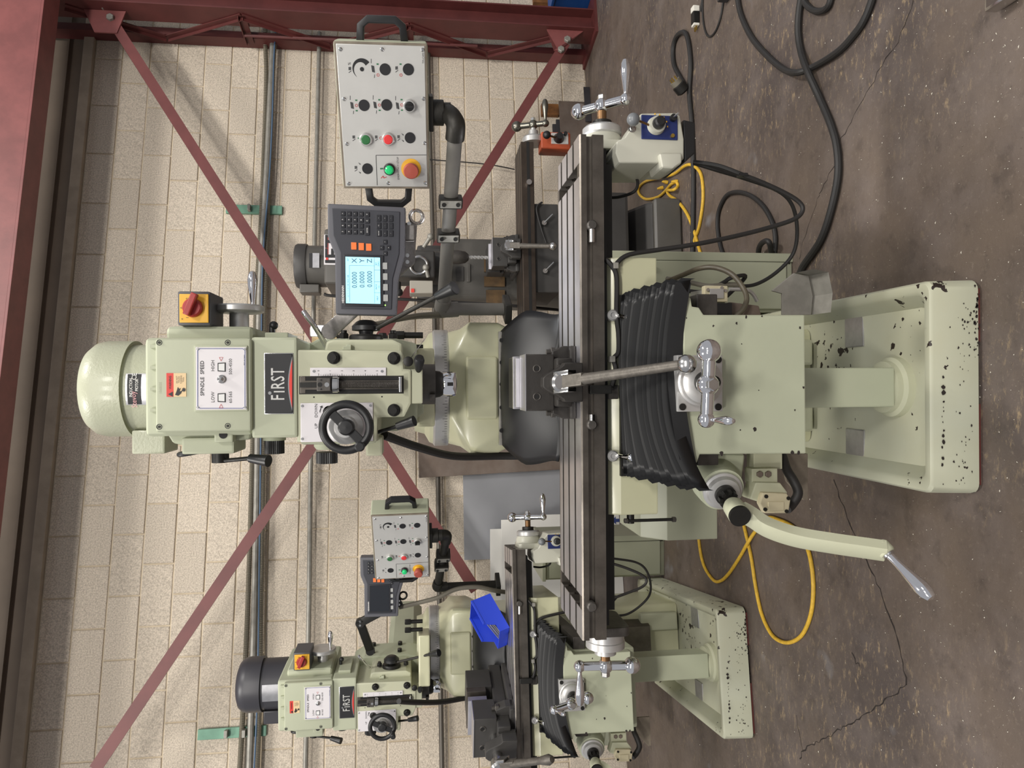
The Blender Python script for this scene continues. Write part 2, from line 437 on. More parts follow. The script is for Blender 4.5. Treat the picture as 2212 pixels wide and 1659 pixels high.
# --- block wall
BLOCK = mat('painted_split_block', 'd9ccba', 0.85, noise=(105, 0.40), bump=(120, 1.0, 3), rnd=0.08)
MORTAR = mat('tooled_mortar', 'd0c1a8', 0.85, noise=(10, 0.2), bump=(80, 0.3, 3))
CH, CL, JT = 0.2097, 0.414, 0.011
wb = MB(); wb.box(-3.9, 4.6, 0.0, 0.25, -0.02, 19 * CH)
wall = wb.build('wall_back', MORTAR); wall.location = W_O; wall.rotation_euler = (0, 0, W_A)
struct(wall, 'cream painted concrete block wall behind the machines')
def block_mesh(l, h, d=0.012, c=0.004):
    b = MB(); x = l / 2; z = h / 2
    b.add([(-x, 0.002, -z), (x, 0.002, -z), (x, 0.002, z), (-x, 0.002, z),
           (-x, -d + c * 0.5, -z), (x, -d + c * 0.5, -z), (x, -d + c * 0.5, z), (-x, -d + c * 0.5, z),
           (-x + c, -d, -z + c), (x - c, -d, -z + c), (x - c, -d, z - c), (-x + c, -d, z - c)],
          [(0, 1, 5, 4), (1, 2, 6, 5), (2, 3, 7, 6), (3, 0, 4, 7), (4, 5, 9, 8), (5, 6, 10, 9), (6, 7, 11, 10), (7, 4, 8, 11), (8, 9, 10, 11)])
    me = b.mesh('block', ang=20); me.materials.append(BLOCK); return me
BM = [block_mesh(CL - JT, CH - JT, d) for d in (0.006, 0.008, 0.010)]
for k in range(19):
    s0 = -0.643 + CL / 2 if k % 2 == 0 else -0.643
    i = math.ceil((-3.0 - s0) / CL)
    while s0 + i * CL < 3.62:
        v = WW(s0 + i * CL, 0, (k + 0.5) * CH) - CAM; f_ = v.dot(_F); bx_ = 1106 - v.dot(_U) / f_ * FPX; by_ = 829.5 - v.dot(_R) / f_ * FPX
        if not (-190 < by_ < 1740 and bx_ > 20): i += 1; continue
        o = bpy.data.objects.new('block', random.choice(BM)); COL.objects.link(o); o.parent = wall
        o.location = (s0 + i * CL, 0.0, (k + 0.5) * CH); i += 1
# top ledge and dark cladding above the block work
LEDGE = mat('ledge_render', 'a99c8a', 0.8, noise=(8, 0.2))
o = MB().box(-3.9, 4.6, -0.05, 0.25, 19 * CH, 19 * CH + 0.075).build('trim_1', LEDGE, None, 0.004); o.location = W_O; o.rotation_euler = (0, 0, W_A)
struct(o, 'pale rendered ledge along the top of the block wall')
CLAD = mat('dark_cladding', '6f6255', 0.7, noise=(2, 0.2))
o = MB().box(-3.9, 4.6, 0.02, 0.25, 19 * CH + 0.075, 5.4).build('wall_upper', CLAD); o.location = W_O; o.rotation_euler = (0, 0, W_A)
struct(o, 'dark cladding above the block wall')
for k in range(2):
    q = MB().box(-3.9, 4.6, -0.005, 0.02, 19 * CH + 0.20 + k * 0.32, 19 * CH + 0.215 + k * 0.32).build('cladding_seam', CLAD, o)

# --- steel frame: eaves beam, laced column, braces
def wframe(o): o.location = W_O; o.rotation_euler = (0, 0, W_A); return o
def wbox(b, s0, s1, f0, f1, z0, z1): return b.box(s0, s1, -f1, -f0, z0, z1)
t = thing('steel_beam', 'large red oxide steel beam running along the top of the block wall', 'beam'); wframe(t)
wbox(MB(), -3.9, 4.4, 0.60, 0.80, 3.985, 4.003).build('bottom_flange', REDST, t, 0.002)
wbox(MB(), -3.9, 4.4, 0.775, 0.80, 4.003, 4.60).build('front_web', REDST, t)
wbox(MB(), -3.9, 4.4, 0.60, 0.775, 4.55, 4.60).build('top_flange', REDST, t)

t = thing('laced_column', 'red oxide laced steel column standing against the wall', 'column'); wframe(t)
CS = 2.83; CW = 0.17
wbox(wbox(wbox(MB(), CS, CS + 0.012, 0.012, 0.13, 0, 4.6), CS + 0.012, CS + 0.06, 0.012, 0.024, 0, 4.6), CS + 0.012, CS + 0.06, 0.118, 0.13, 0, 4.6).build('rear_member', REDCOL, t, 0.001)
wbox(wbox(wbox(MB(), CS, CS + 0.012, 0.27, 0.47, 0, 4.6), CS + 0.012, CS + CW, 0.365, 0.377, 0, 4.6), CS + CW, CS + CW + 0.012, 0.27, 0.47, 0, 4.6).build('front_member', REDCOL, t, 0.001)
def lace(f0, z0, f1, z1, w=0.022):
    d = Vector((0, -(f1 - f0), z1 - z0)); n = Vector((0, d.z, -d.y)).normalized() * w
    b = MB(); c = Vector((CS - 0.006, -(f0 + f1) / 2, (z0 + z1) / 2)); b.obox(c, (0.004, 0, 0), n, d / 2)
    b.obox(c + n * 0.9 + Vector((-0.014, 0, 0)), (0.014, 0, 0), n * 0.12, d / 2)
    b.build('lacing_bar', REDCOL, t)
def wz(x, y, off=0.25): return WL(PW(x, y, off)).z
zs = [0.22, 0.86, 1.50, 2.14, 2.78, 3.42, 4.05]
for i in range(len(zs) - 1):
    if i % 2 == 0: lace(0.40, zs[i], 0.10, zs[i + 1])
    else: lace(0.10, zs[i], 0.40, zs[i + 1])
for z in (1.50, 2.78): lace(0.08, z, 0.40, z + 0.001, 0.03)
MB().tube([(CS - 0.03, -0.22, 0.95), (CS - 0.03, -0.20, 2.8)], 0.012, 10, 0).build('rod', REDCOL, t)
MB().box(CS - 0.05, CS + 0.33, -0.50, -0.0, 0.0, 0.02).build('base_plate', REDCOL, t)

def brace(pa, pb, off, label, plate=None):
    a = WL(PW(pa[0], pa[1], off)); c = WL(PW(pb[0], pb[1], off))
    a = Vector((a.x, -off, a.z)); c = Vector((c.x, -off, c.z))
    d = c - a; n = Vector((d.z, 0, -d.x)).normalized()
    if n.z < 0: n = -n
    t = thing('brace', label, 'brace', group='diagonal wall braces'); wframe(t)
    b = MB(); m = (a + c) / 2
    b.obox(m, d / 2, n * 0.037, (0, 0.004, 0)); b.obox(m + n * 0.033 + Vector((0, 0.035, 0)), d / 2, n * 0.004, (0, 0.035, 0))
    b.build('angle_bar', REDST2, t)
    if plate:
        e = a if plate == 1 else c; s = 1 if plate == 1 else -1; u = d.normalized()
        rt = min(0.12, CS - e.x - 0.002); lf = rt - 0.19
        g = MB(); g.add([e + Vector(q) for q in ((lf, -0.012, -0.10 * s), (rt, -0.012, -0.15), (rt, -0.012, 0.15), (lf, -0.012, 0.06), (lf, 0.0, -0.10 * s), (rt, 0, -0.15), (rt, 0, 0.15), (lf, 0, 0.06))],
                        [(0, 1, 2, 3), (7, 6, 5, 4), (0, 4, 5, 1), (1, 5, 6, 2), (2, 6, 7, 3), (3, 7, 4, 0)])
        g.build('gusset_plate', REDST, t)
        for k in (-0.05, 0.06):
            h = MB(); hexbolt(h, e + u * (k + 0.03) * s + Vector((0, -0.012, 0)), (0, -1, 0), 0.028, 0.025); h.build('bolt', ZINC, t)
    return t
brace((205, 1662), (670, 970), 0.42, 'upper left red brown steel brace rising from behind the mill head to the frame edge')
brace((670, 970), (1222, 93), 0.42, 'steel brace running down to the gusset plate at the foot of the red column', 2)
brace((228, 22), (675, 722), 0.36, 'thin dark steel brace running down from the top of the red column', 1)
brace((675, 722), (1028, 1275), 0.36, 'steel brace passing behind the distant pendant arm towards the floor')

# --- pipes and cables along the wall
def wall_run(name, label, cat, px, off, r, m, n=10, group='conduits along the wall', ribs=False):
    pts = [PW(x, y, off) for x, y in px]
    b = MB()
    if ribs:
        sp = smooth_path(pts, 30); b.tube(sp, r, 8, 0, rad=None)
        o = b.build(name, m)
        return tag(o, label, cat, group)
    b.tube(pts, r, n, 6); return tag(b.build(name, m), label, cat, group)
FLEX = mat('armoured_flex', '8f8878', 0.5, 0.5)
def flex_mat():
    nt = FLEX.node_tree; N = nt.nodes; L = nt.links; tc = [n for n in N if n.type == 'TEX_COORD'][0]
    w = N.new('ShaderNodeTexWave'); w.bands_direction = 'X'; w.inputs['Scale'].default_value = 22
    bp = N.new('ShaderNodeBump'); bp.inputs['Strength'].default_value = 1.0; bp.inputs['Distance'].default_value = 0.01
    L.new(tc.outputs['Object'], w.inputs['Vector']); L.new(w.outputs[1], bp.inputs['Height']); L.new(bp.outputs[0], N['Principled BSDF'].inputs['Normal'])
flex_mat()
wall_run('conduit', 'thick grey steel conduit running the full width of the block wall', 'conduit', [(606, -420), (598, -200), (590, 60), (584, 200), (578, 330), (570, 480), (560, 660), (556, 980), (549, 1340), (538, 1680)], 0.07, 0.022, ZINC)
wall_run('flexible_conduit', 'ribbed armoured conduit just above the thick grey conduit', 'conduit', [(586, -420), (578, -200), (573, 60), (575, 160), (571, 300), (564, 470), (553, 660), (545, 980), (534, 1340), (517, 1680)], 0.05, 0.017, FLEX, ribs=True)
wall_run('flexible_conduit', 'ribbed armoured conduit just below the thick grey conduit', 'conduit', [(598, 60), (592, 130), (584, 330), (578, 500), (572, 700), (570, 980), (566, 1240), (563, 1480), (556, 1680)], 0.06, 0.013, FLEX, ribs=True)
wall_run('wire', 'thin blue grey wire looped beside the grey conduit', 'wire', [(598, 40), (592, 120), (588, 260), (582, 380), (572, 500), (566, 620), (563, 980), (560, 1240), (556, 1500), (548, 1680)], 0.10, 0.006, mat('blue_wire', '48607a', 0.5))
wall_run('wall_pipe', 'single slim pipe on the wall below the bundle of conduits', 'pipe', [(690, 70), (687, 200), (684, 330), (680, 500), (676, 760), (671, 1000), (667, 1330), (659, 1680)], 0.06, 0.017, ZINC)
wall_run('wall_pipe', 'dark low pipe on the wall behind the turrets of the green mills', 'pipe', [(925, 100), (929, 300), (934, 480), (940, 760), (946, 1030), (949, 1300), (955, 1680)], 0.05, 0.018, mat('dark_pipe', '5c5750', 0.5, 0.4))
for (xa_, xb_, ya_, yb_, lab) in ((490, 611, 447, 465, 'green metal strut holding the conduits right of the near mill'), (430, 577, 1569, 1592, 'green metal strut holding the conduits above the far left mill')):
    a = WL(PW(xa_, (ya_ + yb_) / 2)); c = WL(PW(xb_, (ya_ + yb_) / 2)); l = WL(PW((xa_ + xb_) / 2, yb_)).x; r = WL(PW((xa_ + xb_) / 2, ya_)).x
    t = thing('strut', lab, 'bracket', group='green conduit struts'); wframe(t)
    b = MB(); b.box(l, r, -0.034, -0.010, c.z, a.z); b.build('channel', GREENST, t, 0.003)
    MB().box(l + 0.01, r - 0.01, -0.095, -0.034, c.z + (a.z - c.z) * 0.28, c.z + (a.z - c.z) * 0.33).build('pipe_clamp', ZINC, t, 0.003)
    MB().box(l + 0.01, r - 0.01, -0.075, -0.034, c.z + (a.z - c.z) * 0.55, c.z + (a.z - c.z) * 0.60).build('pipe_clamp', ZINC, t, 0.003)

# --- sheets leaning on the wall
def sheet(name, label, cat, px, off, th, m, group=None, lean=0.0):
    """outline traced on a plane parallel to the wall, given its own thickness"""
    pts = [WL(PW(x, y, off)) for x, y in px]
    b = MB(); b.prism([(p.x, p.z) for p in pts], 'y', -off, -off + th)
    o = b.build(name, m); wframe(o); return tag(o, label, cat, group)
def zfix(px, off):   # drop the lower edge to the floor
    return px
def board(name, label, cat, xl, xr, ztop_l, ztop_r, off, th, m, group=None):
    b = MB(); b.prism([(xl, 0.002), (xr, 0.002), (xr, ztop_r), (xl, ztop_l)], 'y', -off, -off + th)
    o = b.build(name, m, None, 0.0015); wframe(o); return tag(o, label, cat, group)
q1 = WL(PW(905, 1032, 0.10)); q2 = WL(PW(1190, 1016, 0.10)); q3 = WL(PW(901, 890, 0.10))
b = MB(); b.prism([(q1.x, q1.z), (q2.x + 0.02, 0.002), (q3.x + 0.35, 0.002), (q3.x + 0.35, q3.z)], 'y', -0.10, -0.08)
tag(wframe(b.build('steel_sheet', RUST, None, 0.001)), 'mottled brown steel sheet leaning on the wall behind the near mill', 'sheet')
g1 = WL(PW(1000, 1000, 0.045)); g2 = WL(PW(1003, 1210, 0.045))
tag(wframe(MB().prism([(g2.x, 0.002), (g1.x + 0.25, 0.002), (g1.x + 0.25, g1.z), (g2.x, g2.z)], 'y', -0.045, -0.03).build('grey_sheet', LEADG, None, 0.001)), 'smooth grey sheet standing against the wall between the green mills', 'sheet')
for i, (xt, yr, yl, off, lab) in enumerate(((1059, 1143, 1330, 0.14, 'white cardboard sheet, tallest and rearmost of the stack behind the far mill'), (1083, 1123, 1330, 0.17, 'white cardboard sheet, middle one of the stack behind the far mill'), (1138, 1113, 1330, 0.20, 'white printed cardboard sheet, front and lowest of the stack behind the far mill'))):
    a = WL(PW(xt, yr, off)); c = WL(PW(xt + 4, yl, off))
    o = board('cardboard_sheet', lab, 'cardboard', c.x, a.x, c.z + 0.01, a.z, off, 0.02, CARD, 'white cardboard sheets')
    if i == 2:
        for (tx, ty, tt, sz) in ((1318, 1166, 'NITTO DENKO', 0.055), (1344, 1166, 'SURFACE PROTECTION', 0.033)):
            q = WL(PW(tx, ty, off)); text(tt, sz, INK, o, (q.x, -off - 0.0012, q.z))
        q = WL(PW(1336, 1124, off)); MB().prism([(q.x - 0.012, q.z - 0.03), (q.x + 0.012, q.z - 0.03), (q.x + 0.012, q.z + 0.02), (q.x + 0.028, q.z + 0.02), (q.x, q.z + 0.05), (q.x - 0.028, q.z + 0.02), (q.x - 0.012, q.z + 0.02)], 'y', -off - 0.0012, -off - 0.0002).build('printed_arrow', INKB, o)
# plates at the foot of the wall on the right
def plate_px(label, x0, y0, x1, y1, off, th, m, name='steel_plate', cat='plate', group='plates leaning at the right end of the wall', floorz=True):
    a = WL(PW(x0, (y0 + y1) / 2, off)); l = WL(PW((x0 + x1) / 2, y1, off)).x; r = WL(PW((x0 + x1) / 2, y0, off)).x
    zb = 0.002 if floorz else WL(PW(x1, (y0 + y1) / 2, off)).z
    o = MB().box(l, r, -off, -off + th, zb, a.z).build(name, m, None, 0.002); wframe(o); return tag(o, label, cat, group)
plate_px('dark upright steel plate nearest the red column at the wall foot', 1263, 188, 1290, 262, 0.13, 0.012, DARKPL)
plate_px('wide mottled steel plate leaning at the wall foot', 1210, 219, 1268, 330, 0.10, 0.012, RUST)
plate_px('small black stepped plate beside the mottled plate', 1203, 258, 1225, 330, 0.07, 0.02, DARKPL)
plate_px('lowest black plate left of the mottled plate', 1195, 268, 1215, 330, 0.05, 0.018, DARKPL)
w = plate_px('burnt brown wooden block fixed on the wall above the plates', 1170, 224, 1207, 247, 0.055, 0.05, WOODT, 'wood_block', 'block', None, False)
w = plate_px('brown wooden block on the wall right of the red column', 1152, -16, 1186, 5, 0.055, 0.05, WOODT, 'wood_block', 'block', None, False)
b = MB(); q = PZ(1268, 262, 0.0); b.ball((0, 0, 0), 1.0, 26)
rb_ = random.Random(4)
for i_ in range(len(b.v)):
    v_ = b.v[i_]; k_ = 1 + 0.22 * math.sin(v_.x * 7 + v_.z * 5) * math.cos(v_.y * 6 - v_.z * 4) + rb_.uniform(-0.13, 0.13)
    b.v[i_] = q + Vector((v_.x * 0.11 * k_, v_.y * 0.07 * k_, 0.085 + v_.z * 0.075 * k_))
tag(b.build('plastic_bag', POLY, None, ang=10), 'crumpled translucent plastic bag behind the power feed crank', 'bag')
# blue container at the top edge
a = PZ(1275, 8, 0.0)
t = thing('storage_bin', 'deep blue plastic storage bin beyond the red column at the frame edge', 'bin', WW(3.36, 0.40, 0), W_A)
MB().box(-0.18, 0.30, -0.25, 0.2, 0.0, 0.31).build('bin_body', BLUEBOX, t, 0.01)
for k in range(4): MB().box(-0.15 + k * 0.12, -0.12 + k * 0.12, -0.265, -0.25, 0.02, 0.28).build('rib', BLUEBOX, t, 0.004)
MB().box(-0.20, 0.32, -0.27, 0.22, 0.31, 0.335).build('rim', BLUEBOX, t, 0.006)
# bright steel block at the top right corner of the frame, close to the camera
q = PZ(2188, 6, 0.0)
t = thing('steel_block', 'shiny steel block on a round pad at the upper right frame corner', 'block', (q.x, q.y, 0))
MB().box(-0.01, 0.10, -0.035, 0.035, 0.012, 0.05).build('foot_block', STEEL, t, 0.008)
MB().cyl((0.03, 0, 0), (0.03, 0, 0.013), 0.03).build('pad', IRON, t)

# --- floor cables
def cable(name, label, cat, px, r, m, group=None, lift=None, n=10):
    pts = []
    for i, q in enumerate(px):
        z = r if len(q) < 3 else q[2]
        pts.append(PZ(q[0], q[1], z))
    b = MB(); b.tube(pts, r, n, 10); return tag(b.build(name, m), label, cat, group)
cable('power_cable', 'thick black power cable sweeping across the floor past the power feed', 'cable', [(1726, 600), (1735, 575), (1772, 520), (1795, 455), (1810, 380), (1808, 320), (1795, 270), (1772, 215), (1745, 155, 0.03), (1730, 110), (1724, 60), (1730, 0), (1745, -60), (1790, -160), (1880, -260), (1960, -420)], 0.0135, CABLE, 'black floor cables')
cable('power_cable', 'thick black power cable in a wide arc at the upper edge of the frame', 'cable', [(1592, -15), (1600, 30), (1622, 78), (1652, 115), (1690, 148), (1720, 157, 0.045), (1760, 143), (1810, 112), (1845, 75), (1868, 40), (1888, -15), (1905, -90), (1900, -200), (1850, -300), (1760, -380)], 0.0125, CABLE, 'black floor cables')
cable('power_cable', 'short loop of black cable at the upper frame edge beside the wide arc', 'cable', [(1700, -260), (1722, -120), (1736, -12), (1742, 10), (1762, 24), (1785, 18), (1796, -12), (1800, -110), (1830, -240)], 0.012, CABLE, 'black floor cables')
cable('power_cable', 'long straight black cable running from the plug to below the yellow cord', 'cable', [(1496, 560), (1497, 480), (1498, 400), (1497, 330), (1494, 260), (1489, 200), (1492, 140), (1487, 90), (1478, 70), (1462, 78), (1454, 105), (1456, 140), (1468, 165), (1478, 182)], 0.013, CABLE, 'black floor cables')
q = PZ(1492, 188, 0.0)
t = thing('cable_plug', 'large round black industrial plug with steel pins on the floor', 'plug', (q.x, q.y, 0))
d = Vector((0.5, -0.15, 0.55)).normalized()
MB().lathe([(0.022, 0), (0.036, 0.01), (0.036, 0.05), (0.03, 0.055)], (-0.03, 0, 0.036), d, 20).build('plug_body', BLACKM, t)
MB().lathe([(0.029, 0.055), (0.029, 0.08), (0.0, 0.08)], (-0.03, 0, 0.036), d, 20).build('plug_face', GREYC, t)
u_, v_, _ = frame(d)
for k in range(5):
    e = Vector((-0.03, 0, 0.036)) + d * 0.08 + (u_ * math.cos(k * 1.257) + v_ * math.sin(k * 1.257)) * 0.016
    MB().cyl(e, e + d * 0.02, 0.004, n=8).build('pin', BRASS, t)
cable('thin_cord', 'thin black appliance cord looping at the top of the frame', 'cord', [(1513, 25), (1516, 5), (1522, -14), (1540, -60), (1560, -150)], 0.005, CABLE)
cable('thin_cord', 'thin black cord hanging in a narrow loop beside the white plug', 'cord', [(1530, -150), (1520, -60), (1518, -10), (1518, 30), (1522, 62), (1531, 79), (1544, 70), (1556, 40), (1565, -10), (1580, -90)], 0.005, CABLE)
q = PZ(1509, 40, 0.0)
t = thing('mains_plug', 'small white and black mains plug with two prongs on the floor', 'plug', (q.x, q.y, 0.0))
MB().box(-0.03, 0.03, -0.02, 0.02, 0.001, 0.035).build('plug_body', BLACKM, t, 0.005)
MB().box(0.03, 0.06, -0.02, 0.02, 0.001, 0.036).build('plug_cap', PLUGW, t, 0.005)
MB().box(-0.042, -0.03, -0.018, 0.018, 0.002, 0.032).build('plug_face', PLUGW, t, 0.002)
for k in (-0.009, 0.009): MB().box(-0.065, -0.042, k - 0.002, k + 0.002, 0.012, 0.020).build('prong', BRASS, t)
q = PZ(1580, -14, 0.0)
tag(MB().box(q.x - 0.02, q.x + 0.15, q.y - 0.05, q.y + 0.05, 0, 0.05).build('junction_box', DARKPL, None, 0.006), 'dark junction box where cables start at the upper frame edge', 'box')
# yellow cords
cable('yellow_cord', 'bright yellow cord tangled on the floor below the power feed', 'cord', [(1517, 560), (1508, 530), (1498, 495), (1483, 460), (1464, 435), (1446, 422), (1442, 412), (1455, 410, 0.03), (1464, 402), (1461, 394), (1450, 398), (1436, 414), (1420, 426), (1395, 430), (1380, 418), (1381, 404), (1395, 392), (1425, 384, 0.03), (1455, 376), (1480, 358, 0.02), (1496, 357), (1512, 372), (1518, 400), (1518, 440), (1510, 490), (1500, 520), (1496, 560)], 0.0085, YELLOW, 'yellow cords on the floor')
cable('yellow_cord', 'bright yellow cord looped on the floor below the crank arm', 'cord', [(1512, 1040), (1507, 1100), (1510, 1170), (1520, 1220), (1540, 1252), (1556, 1255), (1575, 1238), (1600, 1200), (1614, 1175, 0.02), (1630, 1150), (1655, 1120), (1680, 1122), (1715, 1140), (1740, 1175), (1752, 1215), (1757, 1270), (1752, 1325), (1735, 1368), (1712, 1386), (1688, 1386), (1665, 1368), (1645, 1325), (1632, 1265), (1622, 1200), (1606, 1130), (1596, 1080)], 0.0078, YELLOW, 'yellow cords on the floor')
for i, (x, y) in enumerate(((1426, 405), (1457, 392), (1436, 394))):
    q = PZ(x, y, 0.02); b = MB(); b.lathe([(0.011, 0), (0.011, 0.012), (0.005, 0.035), (0, 0.036)], (q.x, q.y, 0.002), (0.2 * (i - 1), 0.1, 1), 10)
    tag(b.build('wire_nut', YELLOW), ['yellow wire connector at the left of the cord tangle', 'yellow wire connector at the right of the cord tangle', 'yellow wire connector in the middle of the cord tangle'][i], 'wire nut', 'yellow wire connectors')
cable('thin_cord', 'dark cable looping on the floor between tangle and cabinet', 'cable', [(1566, 560), (1556, 530), (1550, 490), (1553, 455), (1568, 424), (1590, 415), (1620, 422), (1648, 445), (1668, 480), (1675, 515), (1672, 560)], 0.010, CABLE, 'black floor cables')
cable('thin_cord', 'short bent black cable standing beside the green cabinet', 'cable', [(1638, 560), (1640, 535, 0.04), (1650, 522, 0.06), (1662, 525, 0.06), (1668, 560)], 0.011, CABLE, 'black floor cables')
# metal swarf on the floor
def swarf():
    b = MB(); rr = random.Random(11)
    for i in range(1500):
        x = rr.uniform(1290, 2212); y = rr.uniform(0, 1659)
        p = PZ(x, y, 0.0015); 
        if p.y > 6.0: continue
        a = rr.uniform(0, 6.28); l = rr.choice((0.001, 0.0014, 0.002, 0.0035)) * rr.uniform(0.6, 1.3); w = 0.0008
        d = Vector((math.cos(a), math.sin(a), 0)) * l; n = Vector((-math.sin(a), math.cos(a), 0)) * w
        b.add([p + d, p + n, p - d, p - n + Vector((0, 0, 0.002))], [(0, 1, 2), (0, 2, 3)])
    o = b.build('metal_swarf', mat('swarf', 'd8d2c4', 0.35, 0.3), None, ang=5)
    tag(o, 'tiny bright metal chips scattered over the concrete floor', 'swarf', kind='stuff')
swarf()

# ================================================================== KNEE MILL
MO = Vector((0.0, 2.08, 0.0))          # spindle axis of the near mill on the floor
def q(x, y, Y): return P(x, y, Y) - MO
def rc(x0, y0, x1, y1, Y):
    """pixel rectangle (top x0, right y0, bottom x1, left y1) on the plane Y -> X0, X1, Z0, Z1 in mill space"""
    xm, ym = (x0 + x1) / 2, (y0 + y1) / 2
    return q(xm, y1, Y).x, q(xm, y0, Y).x, q(x1, ym, Y).z, q(x0, ym, Y).z
def rbox(x0, y0, x1, y1, Y, Yb, b=None):
    a = rc(x0, y0, x1, y1, Y); b = b or MB()
    return b.box(a[0], a[1], Y - MO.y, Yb - MO.y, a[2], a[3])
def poly(px, Y, Yb, b=None):
    b = b or MB(); p = [q(x, y, Y) for x, y in px]
    return b.prism([(v.x, v.z) for v in p], 'y', Y - MO.y, Yb - MO.y)
def rr(x0, x1, y0, y1, r, n=5):
    out = []
    for cx, cy, a0 in ((x1 - r, y1 - r, 0), (x0 + r, y1 - r, 90), (x0 + r, y0 + r, 180), (x1 - r, y0 + r, 270)):
        for k in range(n + 1):
            a = RAD(a0 + 90 * k / n); out.append((cx + r * math.cos(a), cy + r * math.sin(a)))
    return out
def loft(loops, cap0=True, cap1=True, b=None):
    """loops: list of (list of 2D pts, z)"""
    b = b or MB(); n = len(loops[0][0]); vs = []; fs = []
    for pts, z in loops: vs += [(p[0], p[1], z) for p in pts]
    for i in range(len(loops) - 1):
        for k in range(n):
            k2 = (k + 1) % n; fs.append((i * n + k, i * n + k2, (i + 1) * n + k2, (i + 1) * n + k))
    if cap0: fs.append(tuple(range(n))[::-1])
    if cap1: fs.append(tuple(range((len(loops) - 1) * n, len(loops) * n)))
    return b.add(vs, fs)
YV = -1.0  # towards the camera

def make_mill(label, loc, rz, v):
    T = thing('milling_machine', label, 'milling machine', loc, rz, 'sage green knee mills')
    y_ = lambda Y: Y - MO.y
    # ---------------- base
    X0, X1 = -0.292, 0.262; Yf, Yb = 1.76, 2.98; zr = 0.143
    def lp(ins, r): return rr(X0 + ins, X1 - ins, y_(Yf) + ins, y_(Yb) - ins, r)
    base = loft([(lp(-0.004, 0.03), 0.012), (lp(0.0, 0.03), zr - 0.008), (lp(0.006, 0.03), zr), (lp(0.024, 0.03), zr), (lp(0.034, 0.035), zr - 0.010), (lp(0.060, 0.05), zr - 0.055), (lp(0.12, 0.05), zr - 0.060)]).build('base', PAINT_B, T, ang=40)
    for a, c in ((-0.20, 0.10), (0.12, 0.10)):
        MB().box(X0 + 0.02 if a < 0 else 0.10, -0.06 if a < 0 else X1 - 0.02, y_(Yf) + 0.004, y_(Yf) + 0.20, 0.0, 0.014).build('foot', UNDERC, base)
    MB().box(X0 + 0.02, X1 - 0.02, y_(Yb) - 0.20, y_(Yb) - 0.02, 0.0, 0.014).build('foot', UNDERC, base)
    for s, (px0, py0, px1, py1) in ((1, (1826, 680, 1866, 748)), (-1, (1828, 925, 1868, 993))):
        a = PZ(px0, py0, zr - 0.058) - MO; c = PZ(px1, py1, zr - 0.058) - MO
        x0, x1 = sorted((a.x, c.x)); y0, y1 = sorted((a.y, c.y))
        pl = MB().box(x0, x1, y0, y1, zr - 0.061, zr - 0.055).build('cover_plate', STAIN, base, 0.003)
    MB().box(X1 - 0.004, X1 + 0.0015, y_(1.80), y_(1.90), 0.035, 0.085).build('lifting_pocket', DARKIN, base, 0.001)
    fl = PZ(1935, 836, zr - 0.06) - MO
    MB().lathe([(0.088, 0.0), (0.086, 0.022), (0.076, 0.030), (0.074, 0.045), (0.06, 0.05)], (fl.x, fl.y, zr - 0.062), (0, 0, 1), 40).build('screw_flange', PAINT_W, base)
    MB().box(fl.x - 0.055, fl.x + 0.055, fl.y - 0.065, fl.y + 0.055, zr - 0.012, 0.70).build('knee_screw_cover', PAINT, T, 0.004)
    def chips(spots, Y, par, sd):
        rr2 = random.Random(sd); bb = MB()
        for (x, y, r) in spots:
            p = q(x, y, Y); n = 9; pts = [(p.x + r * 1.2 * math.cos(6.283 * k / n) * rr2.uniform(0.55, 1.25), p.z + r * math.sin(6.283 * k / n) * rr2.uniform(0.55, 1.25)) for k in range(n)]
            bb.add([(t_[0], Y - MO.y, t_[1]) for t_ in pts], [tuple(range(n))])
        o = bb.build('paint_chips', CHIP, par); o['kind'] = 'stuff'
    cr = random.Random(5)
    chips([(2037 + cr.uniform(-2, 2), yy0, rr0) for yy0, rr0 in ((814, 0.004), (836, 0.006), (849, 0.006), (868, 0.003), (880, 0.0015), (888, 0.002), (900, 0.0015), (912, 0.002), (930, 0.003), (941, 0.004), (955, 0.005), (966, 0.003), (990, 0.004), (1004, 0.004), (1046, 0.002))]
          + [(2085 + cr.gauss(0, 13), cr.uniform(615, 1055), cr.choice((0.001, 0.0015, 0.002, 0.003))) for _ in range(60)]
          + [(2112 + cr.uniform(-8, 4), cr.uniform(612, 760), cr.choice((0.002, 0.003, 0.004))) for _ in range(26)], 1.7545, base, 8)
    # ---------------- column
    cx = -0.012
    col = loft([(rr(cx - 0.20, cx + 0.20, y_(2.45), y_(2.95), 0.03), zr - 0.055), (rr(cx - 0.19, cx + 0.19, y_(2.46), y_(2.95), 0.03), 0.42),
                (rr(cx - 0.185, cx + 0.185, y_(2.46), y_(2.95), 0.03), 1.12), (rr(cx - 0.218, cx + 0.218, y_(2.45), y_(2.96), 0.025), 1.19),
                (rr(cx - 0.220, cx + 0.220, y_(2.45), y_(2.96), 0.03), 1.285), (rr(cx - 0.20, cx + 0.20, y_(2.46), y_(2.94), 0.07), 1.315), (rr(cx - 0.195, cx + 0.195, y_(2.47), y_(2.93), 0.13), 1.352)]).build('column', PAINT_LIT, T, ang=50)
    MB().prism([(cx - 0.112, y_(2.47)), (cx + 0.112, y_(2.47)), (cx + 0.100, y_(2.432)), (cx - 0.100, y_(2.432))], 'z', 1.195, 1.30).build('front_boss', PAINT_LIT, col, 0.014, 3)
    MB().prism([(cx - 0.13, y_(2.47)), (cx + 0.13, y_(2.47)), (cx + 0.10, y_(2.38)), (cx - 0.10, y_(2.38))], 'z', 0.26, 1.12).build('dovetail_way', IRON2, col, 0.002)
